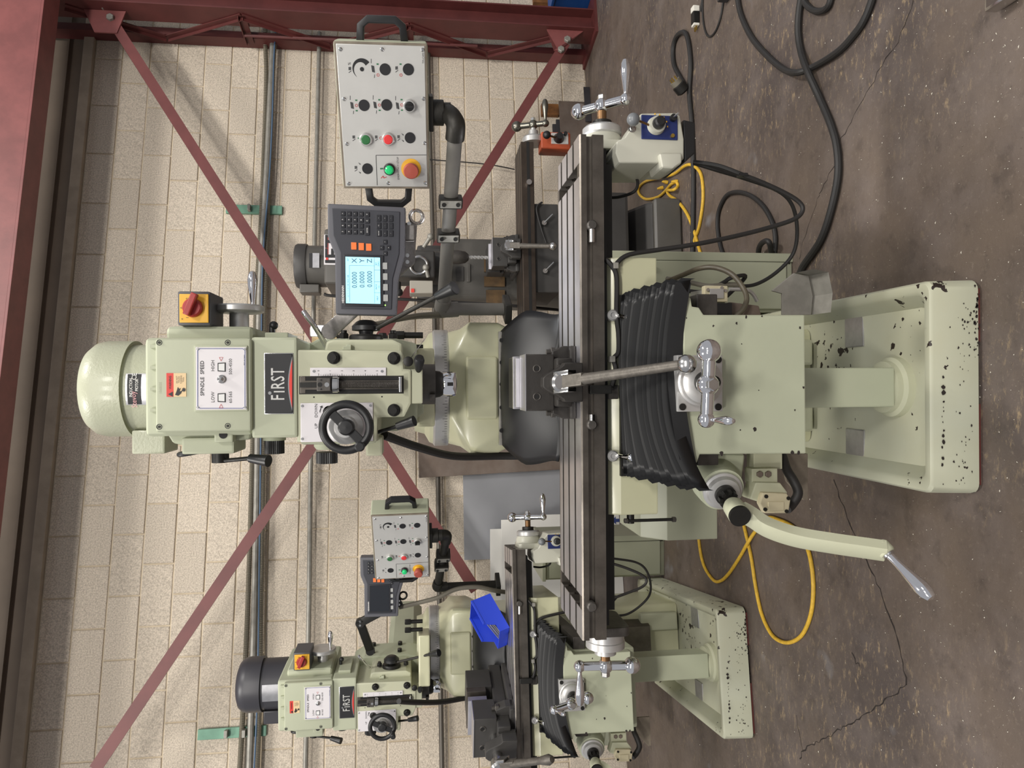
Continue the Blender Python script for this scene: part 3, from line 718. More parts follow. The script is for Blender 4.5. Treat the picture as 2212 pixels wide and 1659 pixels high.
    MB().box(cx - 0.16, cx - 0.07, y_(2.41), y_(2.47), 0.1, 0.30).build('way_end', PAINT_W, col, 0.01)
    MB().box(cx + 0.07, cx + 0.16, y_(2.41), y_(2.47), 0.1, 0.30).build('way_end', PAINT_W, col, 0.01)
    rbox(1078, 716, 1088, 962, 2.428, 2.45).build('clamp_strip', ZINC, col, 0.002)
    for y in (735, 783, 830, 880, 930):
        b = MB(); p = q(1083, y, 2.428); b.cyl(p, p + Vector((0, -0.006, 0)), 0.007, n=10); b.build('strip_screw', BLACKM, col)
    # rear rubber way cover
    b = MB(); nu, nv = 20, 14; vs = []
    for j in range(nv + 1):
        t = j / nv
        for i in range(nu + 1):
            u = i / nu * 2 - 1
            w = 0.185 + 0.05 * min(1, t * 3.0) + 0.012 * math.sin(t * 5)
            Yq = 2.436 - 0.235 * t ** 0.9 + 0.015 * math.sin(3.1 * u) * t
            z = 1.187 - 0.155 * t ** 1.6 + 0.016 * math.sin(t * math.pi) * math.cos(2.6 * u) + (0.010 * math.sin(u * 5 + 1) * t) - 0.035 * (abs(u) ** 3) * math.sin(t * math.pi)
            vs.append((cx + u * w, y_(Yq), z))
    fs = [(j * (nu + 1) + i, j * (nu + 1) + i + 1, (j + 1) * (nu + 1) + i + 1, (j + 1) * (nu + 1) + i) for j in range(nv) for i in range(nu)]
    b.add(vs, fs); o = b.build('rear_way_cover', RUBBER, T, ang=80)
    sm = o.modifiers.new('thick', 'SOLIDIFY'); sm.thickness = 0.004
    # ---------------- turret, ram
    tc_ = Vector((cx, y_(2.68), 0))
    tur = MB().lathe([(0.206, 1.352), (0.208, 1.358), (0.208, 1.400), (0.200, 1.406)], tc_, (0, 0, 1), 64).build('graduated_ring', BRUSH, T)
    b = MB()
    for k in range(60):
        a = RAD(180 + 3 * k); e = tc_ + Vector((math.cos(a) * 0.2082, math.sin(a) * 0.2082, 0)); tdir = Vector((-math.sin(a), math.cos(a), 0)) * 0.0006
        h = 0.016 if k % 5 == 0 else 0.009
        b.add([e - tdir + Vector((0, 0, 1.36)), e + tdir + Vector((0, 0, 1.36)), e + tdir + Vector((0, 0, 1.36 + h)), e - tdir + Vector((0, 0, 1.36 + h))], [(0, 1, 2, 3)])
    b.build('graduation', INK, tur)['kind'] = 'stuff'
    MB().lathe([(0.200, 1.406), (0.195, 1.418), (0.165, 1.435), (0.155, 1.47)], tc_, (0, 0, 1), 48).build('turret', PAINT_LIT, T)
    rbox(900, 752, 939, 922, 2.30, 2.50).build('turret_clamp', PAINT_LIT, T, 0.008)
    MB().prism([(-0.085, 1.44), (0.075, 1.44), (0.115, 1.49), (0.115, 1.60), (0.09, 1.63), (-0.10, 1.63), (-0.125, 1.60), (-0.125, 1.49)], 'y', y_(2.26), y_(3.15)).build('ram', PAINT, T, 0.004)
    ad = MB().prism([(-0.12, 1.46), (0.12, 1.46), (0.135, 1.52), (0.135, 1.74), (0.10, 1.80), (-0.10, 1.80), (-0.135, 1.74), (-0.135, 1.52)], 'y', y_(2.18), y_(2.36)).build('ram_adapter', PAINT, T, 0.008)
    for yy2, zz in ((2.22, 1.56), (2.32, 1.56), (2.22, 1.70), (2.32, 1.70)):
        b = MB(); hexbolt(b, (0.135, y_(yy2), zz), (1, 0, 0), 0.013, 0.018); b.build('adapter_bolt', BLACKM, ad)
    for dx in (0.02, 0.06):
        b = MB(); b.cyl((0.10 + dx, y_(2.42), 1.44), (0.10 + dx, y_(2.42), 1.51), 0.010); hexbolt(b, (0.10 + dx, y_(2.42), 1.50), (0, 0, 1), 0.015, 0.03); b.build('turret_bolt', BLACKM, T)
    # ---------------- motor
    mc = Vector((q(240, 840, 2.25).x, y_(2.25), 0)); MM = v.get('motor', PAINT_G)
    R = 0.137; mz = lambda z: 1.46 + (z - 1.46) * 1.066
    mot = MB().lathe([(R - 0.011, mz(2.095)), (R - 0.011, mz(2.23))], mc, (0, 0, 1), 56).build('motor_body', MM, T)
    MB().lathe([(R - 0.006, mz(2.212)), (R, mz(2.208)), (R, mz(2.275)), (R - 0.006, mz(2.298)), (R - 0.022, mz(2.316)), (R - 0.05, mz(2.326)), (0.05, mz(2.330)), (0.0, mz(2.331))], mc, (0, 0, 1), 56).build('fan_cover', MM, mot)
    b = MB(); n_ = 10; rn = R - 0.0095; vs = []; a0 = RAD(250); a1 = RAD(289)
    for k in range(n_ + 1):
        a = a0 + (a1 - a0) * k / n_
        for zz in (mz(2.118), mz(2.196)): vs.append((mc.x + math.cos(a) * rn, mc.y + math.sin(a) * rn, zz))
    b.add(vs, [(2 * k, 2 * k + 2, 2 * k + 3, 2 * k + 1) for k in range(n_)]); b.build('rating_plate', STAIN, mot)
    if 'motor' not in v:
        b = MB(); vs = []; rn = R - 0.0088
        for k in range(n_ + 1):
            a = a0 + (a1 - a0) * (0.02 + 0.96 * k / n_)
            for zz in (mz(2.158), mz(2.191)): vs.append((mc.x + math.cos(a) * rn, mc.y + math.sin(a) * rn, zz))
        b.add(vs, [(2 * k, 2 * k + 2, 2 * k + 3, 2 * k + 1) for k in range(n_)]); b.build('plate_band', INK, mot)
        def mtext(s, ang, zz, size, m, sx=1.0):
            a = RAD(ang); p = mc + Vector((math.cos(a) * (rn + 0.0012), math.sin(a) * (rn + 0.0012), zz)); text(s, size, m, mot, p, (-math.sin(a), math.cos(a), 0), sx=sx)
        mtext('INDUCTION', 271.5, mz(2.181), 0.0115, INKW, 0.78); mtext('MOTOR', 274.5, mz(2.167), 0.0115, INKW, 0.8)
        mtext('CE', 285, mz(2.174), 0.018, INKW, 0.9); mtext('Stevoy', 257, mz(2.175), 0.020, mat('pink_ink', 'd8a0a4', 0.5), 0.85)
    rbox(284, 929, 356, 981, 2.18, 2.30).build('terminal_box', MM, mot, 0.006)
    # ---------------- variable-speed housing
    hs = rbox(312, 729, 545, 942, 1.957, 2.39).build('drive_housing', PAINT, T, 0.016, 3)
    rbox(357, 704, 546, 738, 2.00, 2.24).build('side_housing', PAINT, hs, 0.018, 3)
    poly([(355, 930), (372, 958), (392, 962), (540, 950), (545, 930)], 2.00, 2.23).build('side_housing', PAINT, hs, 0.010, 3)
    rbox(392, 945, 506, 981, 1.985, 2.12).build('gear_cover', PAINT, hs, 0.006)
    b = rbox(462, 929, 503, 956, 1.962, 2.0); b.build('lug', PAINT, hs, 0.005)
    p = q(482, 939, 1.961); MB().cyl(p + Vector((0, 0.004, 0)), p - Vector((0, 0.001, 0)), 0.010).build('lug_hole', DARKIN, hs)
    for k in range(4):
        yk = 744 + 46 * k; a = rc(322, yk, 338, yk + 8, 1.944); MB().box(a[0], a[1], y_(1.944), y_(1.96), a[2], a[3]).build('rib', PAINT, hs, 0.002)
    cov = rbox(335, 731, 543, 933, 1.93, 1.958).build('front_cover', PAINT, T, 0.009, 3)
    for x, y in ((344, 740), (492, 740), (344, 922), (492, 920)):
        p = q(x, y, 1.93); MB().torus(p, (0, 1, 0), 0.0063, 0.0009, 20, 6).build('screw_ring', INK, cov)
        MB().cyl(p, p - Vector((0, 0.002, 0)), 0.0035, n=6).build('cover_screw', BLACKM, cov)
    rbox(419, 746, 535, 889, 1.926, 1.932).build('plate_frame', PAINT, cov, 0.003)
    sp = rbox(423, 750, 532, 885, 1.924, 1.927).build('speed_plate', WHITEP, cov)
    yl = y_(1.9235)
    def T_(s, x, y, size, m=INK, par=None, Y=1.9236, sx=1.0, bold=0.0):
        p = q(x, y, Y); return text(s, size, m, par or sp, p, sx=sx, bold=bold)
    T_('SPINDLE  SPEED', 437, 817, 0.0125, bold=0.012); T_('HIGH', 460, 790, 0.0115); T_('LOW', 460, 858, 0.0115)
    T_('500-4500', 498, 792, 0.0105); T_('60-565', 498, 858, 0.0105); T_('18VS-H1044A', 528, 778, 0.0048)
    # frame lines, windows, triangles
    def line(x0, y0, x1, y1, m=INKB, w=0.0007, par=sp, Y=1.9237):
        a = q(x0, y0, Y); c = q(x1, y1, Y); d = c - a; n = Vector((d.z, 0, -d.x)).normalized() * w
        return MB().obox((a + c) / 2, d / 2, n, (0, 0.0002, 0)).build('printed_line', m, par)
    for a in ((427, 757, 427, 878), (529, 757, 529, 878), (432, 753, 524, 753), (432, 882, 524, 882), (427, 757, 432, 753), (427, 878, 432, 882), (529, 757, 524, 753), (529, 878, 524, 882)): line(*a)
    for yc, tri in ((793, 776), (859, 877)):
        poly([(470, yc - 9), (470, yc + 9), (487, yc + 10), (487, yc - 10)], 1.9225, 1.924).build('window_frame', INK, sp)
        poly([(472, yc - 7), (472, yc + 7), (485, yc + 8), (485, yc - 8)], 1.922, 1.9235).build('speed_window', GLASSG, sp)
        s = 1 if tri < 800 else -1
        for e in (((473.5, tri - 4 * s), (481.5, tri - 4 * s)), ((481.5, tri - 4 * s), (477.5, tri + 4 * s)), ((477.5, tri + 4 * s), (473.5, tri - 4 * s))): line(*e[0], *e[1], INKR, 0.0004)
    p = q(479, 819, 1.924); MB().lathe([(0.0105, 0), (0.0105, 0.003), (0.0085, 0.004), (0.007, 0.008), (0, 0.011)], p, (0, -1, 0), 24).build('sight_glass', STEEL, sp)
    for x, y in ((427, 754), (427, 880), (529, 754), (529, 880)):
        p = q(x, y, 1.924); MB().cyl(p, p - Vector((0, 0.002, 0)), 0.0028, n=12).build('rivet', STEEL, sp)
    # warning sticker
    wl = rbox(375, 806, 402, 857, 1.9288, 1.9305).build('warning_label', TAN, cov)
    rbox(359.5, 806, 375, 857, 1.9288, 1.9305).build('label_band', REDL, wl)
    T_('WARNING', 367.5, 826, 0.0075, INK, wl, 1.9284, 0.9, 0.02)
    poly([(363, 851.5), (373, 846), (373, 857)], 1.9283, 1.929).build('hazard_triangle', INK, wl)
    for i, s in enumerate(('DO NOT', 'TOUCH', 'TURNING', 'TOOL')): T_(s, 382 + i * 4.6, 820, 0.0046, INK, wl, 1.9284)
    poly([(378, 853), (381, 846), (384, 836), (387, 840), (390, 838), (388, 846), (394, 843), (391, 850), (385, 855)], 1.9283, 1.929).build('hand_icon', INK, wl)
    pts = []
    for k in range(16):
        a = RAD(22.5 * k); r = 5.2 if k % 2 == 0 else 3.0; pts.append((397 + r * math.cos(a), 842 + r * math.sin(a)))
    poly(pts, 1.9283, 1.929).build('cutter_icon', INK, wl)
    T_('1060035', 346, 838, 0.0085, PAINT, cov, 1.9297)
    # ---------------- neck and name badge
    neck = rbox(543, 728, 642, 946, 1.944, 2.23).build('head_neck', PAINT, T, 0.007)
    bd = rbox(572, 764, 632, 893, 1.939, 1.945).build('name_badge', INK, neck, 0.002)
    rbox(570.5, 762.5, 633.5, 894.5, 1.942, 1.9445).build('badge_rim', STEEL, neck, 0.001)
    T_('F', 601.5, 859, 0.047, SILVP, bd, 1.9388, 0.66, 0.008); T_('I', 604.5, 846, 0.038, SILVP, bd, 1.9388, 0.8, 0.008)
    T_('R', 601.5, 833, 0.047, SILVP, bd, 1.9388, 0.66, 0.008); T_('S', 601.5, 818, 0.047, SILVP, bd, 1.9388, 0.66, 0.008); T_('T', 601.5, 803, 0.047, SILVP, bd, 1.9388, 0.66, 0.008)
    p = q(583, 849, 1.9388); MB().cyl(p, p - Vector((0, 0.0006, 0)), 0.0042, n=16).build('letter_dot', STEEL, bd)
    arc = [(631, 770)] + [(631 - 9 * math.sin(math.pi * k / 12), 770 + 118 * k / 12) for k in range(1, 12)] + [(631, 888)]
    poly(arc, 1.9382, 1.939).build('badge_arc_border', STEEL, bd)
    arc = [(631, 777)] + [(631 - 6.5 * math.sin(math.pi * k / 12), 777 + 104 * k / 12) for k in range(1, 12)] + [(631, 881)]
    poly(arc, 1.9376, 1.9386).build('badge_red_arc', REDL, bd)
    # ---------------- lower head
    head = poly([(640, 755), (868, 757), (872, 797), (888, 797), (888, 872), (874, 901), (816, 902), (814, 955), (641, 956)], 1.95, 2.21).build('quill_head', PAINT_W, T, 0.006)
    poly([(705, 738), (720, 733), (848, 733), (868, 742), (868, 762), (700, 762)], 2.0, 2.2).build('side_boss', PAINT_W, head, 0.006)
    rbox(648, 940, 812, 960, 1.97, 2.16).build('feed_gearbox', PAINT, head, 0.01)
    p = q(706, 962, 2.06)
    MB().lathe([(0.034, 0), (0.034, 0.012), (0.028, 0.02)], p + Vector((0.01, 0, 0)), (-1, 0, 0), 32).build('knob_boss', PAINT, head)
    kn = MB()
    def knob(bm, c, ax, r, l, n=30):
        u, w, a = frame(ax); pts = []
        for k in range(2 * n):
            t = math.pi * k / n; e = r if k % 2 == 0 else r * 0.94; pts.append(e * (u * math.cos(t) + w * math.sin(t)))
        b0 = [Vector(c) + x for x in pts]; b1 = [Vector(c) + x + a * l for x in pts]; m = len(pts)
        bm.add(b0 + b1, [tuple(range(m)), tuple(range(m, 2 * m))] + [(k, (k + 1) % m, m + (k + 1) % m, m + k) for k in range(m)])
        return bm
    knob(MB(), p + Vector((-0.018, 0, 0)), (-1, 0, 0), 0.0285, 0.030).build('knurled_knob', BLACKP, head)
    p = q(593, 946, 2.07); knob(MB(), p, (-1, 0, 0), 0.026, 0.042).build('knurled_knob', BLACKP, neck)
    MB().cyl(p + Vector((0.01, 0, 0)), p + Vector((-0.006, 0, 0)), 0.03).build('knob_boss', PAINT, neck)
    rbox(790, 944, 826, 985, 2.03, 2.12).build('feed_bracket', PAINT_W, head, 0.006)
    # slot with depth stop
    rbox(646, 812, 872, 851, 1.9495, 1.9515).build('slot_rim', BLACKM, head, 0.0005)
    rbox(650, 815, 868, 848, 1.9488, 1.951).build('depth_slot', DARKIN, head)
    rbox(648, 813, 660, 850, 1.9482, 1.952).build('slot_end', IRON2, head, 0.001)
    rbox(652, 822, 868, 841, 1.9465, 1.9495).build('slot_floor', IRON2, head)
    rbox(648, 826, 690, 837, 1.940, 1.950).build('stop_bar', BLACKM, head, 0.001)
    nz_ = v.get('stop', 0)
    p0 = q(733, 831, 1.936); p1 = q(866, 831, 1.936)
    scw = MB(); N_ = 44; prof = [(0.0, 0)]
    L_ = (p1 - p0).length
    for k in range(N_): prof += [(0.0095, L_ * k / N_), (0.0078, L_ * (k + 0.5) / N_)]
    prof += [(0.0, L_)]
    scw.lathe(prof, p0, p1 - p0, 14).build('depth_screw', IRON, head)
    a = q(719, 831, 1.936); c = q(733, 831, 1.936); MB().lathe([(0.0205, 0), (0.0205, 0.013), (0.0185, 0.0135), (0.0185, (c - a).length)], a, c - a, 32).build('micrometer_nut', STEEL, head)
    rbox(684, 816, 714, 845, 1.917, 1.952).build('stop_block', IRON, head, 0.002)
    for x, y, r, m in ((691, 831, 0.006, DARKIN), (706, 831, 0.006, STEEL), (694, 821, 0.0022, DARKIN), (694, 841, 0.0022, DARKIN)):
        p = q(x, y, 1.9165); MB().cyl(p + Vector((0, 0.003, 0)), p, r, n=16).build('stop_hole', m, head)
    rbox(862, 814, 868, 847, 1.925, 1.95).build('slot_stop', STEEL, head, 0.001)
    ru = rbox(670, 794, 834, 812, 1.9455, 1.9505).build('depth_scale', WHITEP, head, 0.001)
    for k in range(6):
        x = 688 + 25.3 * k
        T_(str(k), x, 801, 0.0065, INK, ru, 1.945)
        line(x, 806.5, x, 811.5, INK, 0.0004, ru, 1.9452)
        if k < 5:
            for j in range(1, 5): line(x + 25.3 * j / 5, 809, x + 25.3 * j / 5, 811.5, INK, 0.00025, ru, 1.9452)
    for x in (678, 825):
        p = q(x, 802, 1.9455); MB().cyl(p, p - Vector((0, 0.002, 0)), 0.0034, n=12).build('scale_screw', STEEL, ru)
    for x, y in ((721, 773), (851, 774), (851, 886), (712, 890)):
        p = q(x, y, 1.95); b = MB(); b.lathe([(0.0165, 0), (0.0165, 0.004)], p, (0, -1, 0), 28); b.build('washer', BLACKM, head)
        b = MB(); hexbolt(b, p + Vector((0, -0.004, 0)), (0, -1, 0), 0.0145, 0.012); b.cyl(p + Vector((0, -0.014, 0)), p + Vector((0, -0.022, 0)), 0.0085); b.build('head_bolt', BLACKM, head)
    for x, y in ((678, 858), (825, 857)):
        p = q(x, y, 1.9495); MB().cyl(p + Vector((0, 0.002, 0)), p, 0.002, n=10).build('pin_hole', DARKIN, head)
    # handwheel
    fp = rbox(649, 870, 806, 954, 1.946, 1.9515).build('feed_plate', WHITEP, head, 0.002)
    T_('DOWN', 683, 887, 0.0105, INK, fp, 1.9455); T_('UP', 683, 920, 0.0105, INK, fp, 1.9455)
    poly([(691, 892), (690, 888), (693, 880), (690, 879), (696, 876), (697, 881), (694.5, 880.5), (692, 888)], 1.9452, 1.946).build('printed_arrow', INK, fp)
    for x, y in ((653, 877), (800, 876), (653, 948)):
        p = q(x, y, 1.946); MB().cyl(p, p - Vector((0, 0.002, 0)), 0.0032, n=12).build('plate_screw', STEEL, fp)
    hc = q(748, 923, 1.90); hr = 0.058
    MB().lathe([(0.044, 0), (0.044, 0.012), (0.030, 0.016), (0.026, 0.03), (0.0, 0.03)], q(748, 922, 1.946), (0, -1, 0), 40).build('dial', BRUSH, head)
    hw = MB().torus(hc, (0, 1, 0), hr, 0.0105, 48, 12, 0.95).build('handwheel', BLACKP, T)
    hub = MB().lathe([(0.019, 0.028), (0.021, 0.0), (0.020, -0.010), (0.016, -0.014), (0, -0.015)], hc, (0, 1, 0), 32).build('wheel_hub', BLACKP, hw)
    ang = v.get('wheel', -45)
    for s in (0, 180):
        d = Vector((math.cos(RAD(ang + s)), 0, -math.sin(RAD(ang + s)))); n = Vector((d.z, 0, -d.x))
        MB().obox(hc + d * 0.036, d * 0.022, n * 0.0115, (0, 0.005, 0)).build('spoke', BLACKP, hw, 0.002)
    d = Vector((math.cos(RAD(ang + 180)), 0, -math.sin(RAD(ang + 180))))
    d = Vector((-math.cos(RAD(40)), 0, -math.sin(RAD(40)))) if 'wheel' not in v else d
    e = hc + d * hr + Vector((0, -0.008, 0)); MB().lathe([(0.008, 0), (0.0095, 0.02), (0.0125, 0.045), (0.0125, 0.05), (0.009, 0.054), (0, 0.054)], e, (0, -1, 0), 20).build('wheel_handle', BLACKP, hw)
    # left feed lever
    a = q(815, 934, 1.99); c = q(858, 921, 1.96); e = q(895, 909, 1.94)
    lv = MB().cyl(a, c, 0.005).build('feed_lever', BLACKM, T); MB().cyl(c, e, 0.010, 0.014).build('lever_grip', BLACKP, lv)
    MB().tube([q(830, 940, 2.12), q(900, 965, 2.25), q(980, 985, 2.4), q(1080, 985, 2.5), q(1180, 985, 2.5)], 0.013, 10).build('power_hose', CABLE, T)
    # quill lock levers
    c = q(882, 781, 1.94); lk = MB().lathe([(0.013, 0), (0.013, 0.012), (0.009, 0.014), (0.0, 0.014)], c, (0, -1, 0), 24).build('lock_lever', BLACKM, T)
    MB().obox((c + q(918, 732, 1.93)) / 2 + Vector((0, -0.008, 0)), (q(918, 732, 1.93) - c) / 2, Vector((0.004, 0, -0.004)), (0, 0.003, 0)).build('lever_arm', STEEL, lk, 0.002)
    c = q(904, 800, 1.94); e = q(906, 772, 1.90); lk = MB().cyl(c + Vector((0, 0.02, 0)), e, 0.007).build('clamp_handle', BLACKM, T); MB().lathe([(0.009, 0), (0.014, 0.035), (0.011, 0.045), (0, 0.046)], c.lerp(e, 0.1), e - c, 20).build('handle_grip', BLACKP, lk)
    # spindle
    rbox(886, 797, 913, 872, 1.957, 2.20).build('quill_housing', PAINT_W, T, 0.004)
    sx_ = q(930, 830, 2.08); sp0 = Vector((sx_.x, 0, 0))
    z = lambda x: q(x, 830, 2.08).z
    quill = MB().lathe([(0.056, z(940)), (0.056, z(912)), (0.05, z(905))], sp0, (0, 0, 1), 40).build('quill', IRON, T)
    MB().lathe([(0.030, z(957)), (0.036, z(950)), (0.038, z(940)), (0.03, z(930))], sp0, (0, 0, 1), 32).build('spindle_nose', BLACKM, quill)
    nut = MB(); nut.lathe([(0.026, z(986)), (0.0325, z(984)), (0.0335, z(981)), (0.0335, z(962)), (0.031, z(957)), (0.02, z(956))], sp0, (0, 0, 1), 36); nt = nut.build('collet_nut', CHROME, quill)
    for k in range(4):
        a = RAD(45 + 90 * k + 45); b = MB(); b.obox(sp0 + Vector((math.cos(a) * 0.0335, math.sin(a) * 0.0335, (z(981) + z(962)) / 2)), (math.cos(a) * 0.0006, math.sin(a) * 0.0006, 0), (-math.sin(a) * 0.005, math.cos(a) * 0.005, 0), (0, 0, 0.008)); b.build('nut_slot', DARKIN, quill)
    rbox(928, 852, 940, 866, 2.02, 2.05).build('drive_dog', IRON, quill)
    # quill feed handle on the right
    c = q(791, 733, 2.06)
    MB().lathe([(0.046, -0.004), (0.046, 0.006), (0.042, 0.012), (0.020, 0.013)], c, (1, 0, 0), 40).build('feed_flange', BLACKM, head)
    fh = MB().lathe([(0.018, 0.012), (0.020, 0.022), (0.038, 0.024), (0.038, 0.036), (0.026, 0.048), (0.018, 0.052), (0, 0.052)], c, (1, 0, 0), 40).build('quill_feed_hub', BLACKP, T)
    a = q(815, 708, 2.03); e = q(942, 641, 1.92); g = q(981, 622, 1.885)
    MB().cyl(a, e, 0.0062, n=16).build('feed_handle', GUNM, fh); MB().lathe([(0.009, 0), (0.0105, 0.004), (0.0185, (g - e).length), (0.017, (g - e).length + 0.003), (0, (g - e).length + 0.004)], e, g - e, 24).build('handle_grip', BLACKP, fh)
    for x, y in ((743, 731), (849, 731)):
        p = q(x, y, 2.06); b = MB(); hexbolt(b, p, (1, 0, 0), 0.0135, 0.014); b.cyl(p, p + Vector((0.022, 0, 0)), 0.008); b.build('side_bolt', BLACKM, head)
    poly([(738, 754), (741, 754), (741, 748), (748, 748), (748, 744), (758, 744), (758, 756), (738, 756)], 1.985, 2.01).build('latch', PAINT, head, 0.001)
    # speed handwheel, top right
    p = q(517, 722, 2.10); X_ = Vector((1, 0, 0))
    sw = MB().lathe([(0.0255, 0), (0.0255, 0.052), (0.024, 0.058)], p, X_, 32).build('speed_wheel_hub', BRUSH, T)
    dwx = q(517, 676, 2.10).x - p.x
    MB().lathe([(0.024, dwx - 0.003), (0.060, dwx), (0.066, dwx + 0.004), (0.066, dwx + 0.016), (0.062, dwx + 0.020), (0.0, dwx + 0.018)], p, X_, 48).build('speed_wheel', BRUSH, sw)
    MB().lathe([(r, h) for r, h in HANDLE], Vector((p.x + dwx + 0.018, p.y - 0.02, p.z - 0.040)), X_, 20).build('crank_handle', CHROME, sw)
    # switch box
    sb = rbox(383, 629, 454, 703, 1.985, 2.12).build('switch_box', mat('dark_grey_box', '4a4a4e', 0.45), T, 0.006)
    yp = rbox(387, 635, 450, 697, 1.980, 1.986).build('switch_plate', YELP, sb, 0.002)
    for s, x, y in (('0', 393, 665), ('1', 405, 686), ('2', 405, 645)): T_(s, x, y, 0.010, INK, yp, 1.9795)
    T_('o', 393, 689, 0.008, INK, yp, 1.9795)
    c = q(417, 665, 1.98); kb = MB().lathe([(0.0245, 0), (0.0235, 0.010), (0.020, 0.014), (0, 0.014)], c, (0, -1, 0), 32).build('rotary_switch', RED, sb)
    d = (q(427, 636, 1.98) - q(408, 682, 1.98)) * 0.5; m_ = (q(427, 636, 1.98) + q(408, 682, 1.98)) / 2; n = Vector((d.z, 0, -d.x)).normalized()
    MB().obox(m_ + Vector((0, -0.022, 0)), d, n * 0.008, (0, 0.010, 0)).build('switch_lever', RED, kb, 0.003)
    # small toggle and lever on the right / left
    p = q(588, 722, 2.08); b = MB(); b.cyl(p, p + Vector((0.022, 0, 0)), 0.008); b.ball(p + Vector((0.024, 0, -0.004)), 0.012, 14); b.build('brake_lever', BLACKP, neck)
    rbox(572, 718, 622, 732, 2.0, 2.16).build('lever_base', PAINT, neck, 0.003)
    p = q(476, 981, 2.05); lv = MB().cyl(p + Vector((0.02, 0, 0)), p + Vector((-0.022, 0, 0)), 0.022).build('range_lever', BLACKM, T)
    a = p + Vector((-0.018, -0.005, 0)); e = q(540, 990, 1.99); g = q(580, 996, 1.965); MB().cyl(a, e, 0.0055).build('lever_rod', BLACKM, lv); MB().cyl(e, g, 0.011, 0.0155).build('lever_grip', BLACKP, lv)
    p = q(410, 978, 2.08); MB().torus(p, (1, 0, 0.15), 0.026, 0.007, 30, 10).build('side_wheel', BLACKP, T)
    a = q(705, 748, 2.10)
    MB().tube([a, q(690, 722, 2.06), q(676, 700, 2.04), q(662, 682, 2.03), q(655, 672, 2.03)], 0.0075, 12).build('draw_handle', CHROME, T)
    # ---------------- table
    zT = 1.046; zB = 0.983; yF, yR = y_(1.85), y_(2.172)
    zg0, zg1 = q(1283, 830, 1.85).z, q(1270, 830, 1.85).z
    def prof(top=0.0):
        pts = [(yF, zB), (yF, zg0), (yF + 0.016, zg0), (yF + 0.016, zg1), (yF, zg1), (yF, zT - 0.004), (yF + 0.004, zT)]
        ts = (0.075, 0.155, 0.235)
        if top == 0:
            for t in ts: pts += [(yF + t - 0.009, zT), (yF + t - 0.009, zT - 0.016), (yF + t - 0.016, zT - 0.016), (yF + t - 0.016, zT - 0.028), (yF + t + 0.016, zT - 0.028), (yF + t + 0.016, zT - 0.016), (yF + t + 0.009, zT - 0.016), (yF + t + 0.009, zT)]
        else:
            pts += [(yF + 0.028, zT), (yF + 0.028, zT - top), (yF + 0.27, zT - top), (yF + 0.27, zT)]
        pts += [(yF + 0.283, zT), (yF + 0.283, zT - 0.012), (yR - 0.014, zT - 0.012), (yR - 0.014, zT - 0.006), (yR, zT - 0.006), (yR, zB)]
        return pts
    xs = [-0.656, -0.578, -0.545, 0.530, 0.562, 0.636]
    tb = MB()
    for k, tp in enumerate((0, 0.03, 0, 0.03, 0)): tb.prism(prof(tp), 'x', xs[k], xs[k + 1])
    tab = tb.build('table', IRON2, T, ang=25)
    b = MB(); ts = (0.075, 0.155, 0.235); edges = [0.006] + [e for t in ts for e in (t - 0.010, t + 0.010)] + [0.281]
    for (xa_, xb_) in ((xs[0], xs[1]), (xs[2], xs[3]), (xs[4], xs[5])):
        for k in range(0, len(edges), 2): b.box(xa_ + 0.001, xb_ - 0.001, yF + edges[k], yF + edges[k + 1], zT - 0.001, zT + 0.0006)
    b.build('table_top_face', GROUND, tab)
    MB().box(xs[0] + 0.06, xs[5] - 0.06, yF + 0.05, yR - 0.05, zB - 0.035, zB).build('table_underside', BLACKM, tab)
    MB().box(xs[0] + 0.03, xs[5] - 0.03, yF + 0.02, yR - 0.02, zB - 0.012, zB).build('table_lip', BLACKM, tab)
    for y in (488, 917, 1308) if 'far' not in v else (488, 1308):
        p = q(1277, y, 1.85); s = MB(); s.lathe([(0.013, 0.01), (0.013, -0.012), (0.010, -0.016), (0.0, -0.016)], p, (0, 1, 0), 20); s.build('stop_dog', IRON, tab)
        if y != 1308:
            p2 = q(1277, y + (37 if y < 800 else -22), 1.85); MB().cyl(p + Vector((0, -0.008, 0)), p2 + Vector((0, -0.008, 0)), 0.0075).build('dog_pin', STEEL, tab)
    # right end: bearing bracket, dial, crank
    sy = y_(2.01); sz = q(1300, 240, 2.01).z
    br = MB().prism(rr(sy - 0.075, sy + 0.085, sz - 0.065, sz + 0.055, 0.02), 'x', 0.630, 0.655).build('end_bracket', FEEDG, T, 0.004)
    MB().lathe([(0.058, 0), (0.056, 0.02), (0.046, 0.035)], (0.655, sy, sz), (1, 0, 0), 40).build('bearing_boss', FEEDG, br)
    MB().lathe([(0.050, 0.030), (0.054, 0.034), (0.054, 0.050), (0.048, 0.056), (0.02, 0.057)], (0.655, sy, sz), (1, 0, 0), 48).build('graduated_dial', BRUSH, br)
    MB().lathe([(0.027, 0.056), (0.027, 0.072), (0.015, 0.073)], (0.655, sy, sz), (1, 0, 0), 32).build('dial_nut', BLACKM, br)
    MB().cyl((0.72, sy, sz), (0.762, sy, sz), 0.013).build('shaft', BRONZE, br)
    ar = RAD(v.get('cr', 45)); ball_crank(T, (0.772, sy, sz), (1, 0, 0), (0, math.sin(ar), math.cos(ar)), 0.062, 0.075, (1, 0, 0), 1.05)
    # left end
    MB().prism(rr(sy - 0.08, sy + 0.08, sz - 0.05, sz + 0.05, 0.02), 'x', -0.68, -0.655).build('end_bracket', IRON, T, 0.004)
    lb = MB().lathe([(0.052, 0), (0.052, 0.035), (0.054, 0.037), (0.054, 0.055), (0.03, 0.058), (0.03, 0.075), (0.014, 0.076)], (-0.675, sy, sz), (-1, 0, 0), 48).build('graduated_dial', BRUSH, T)
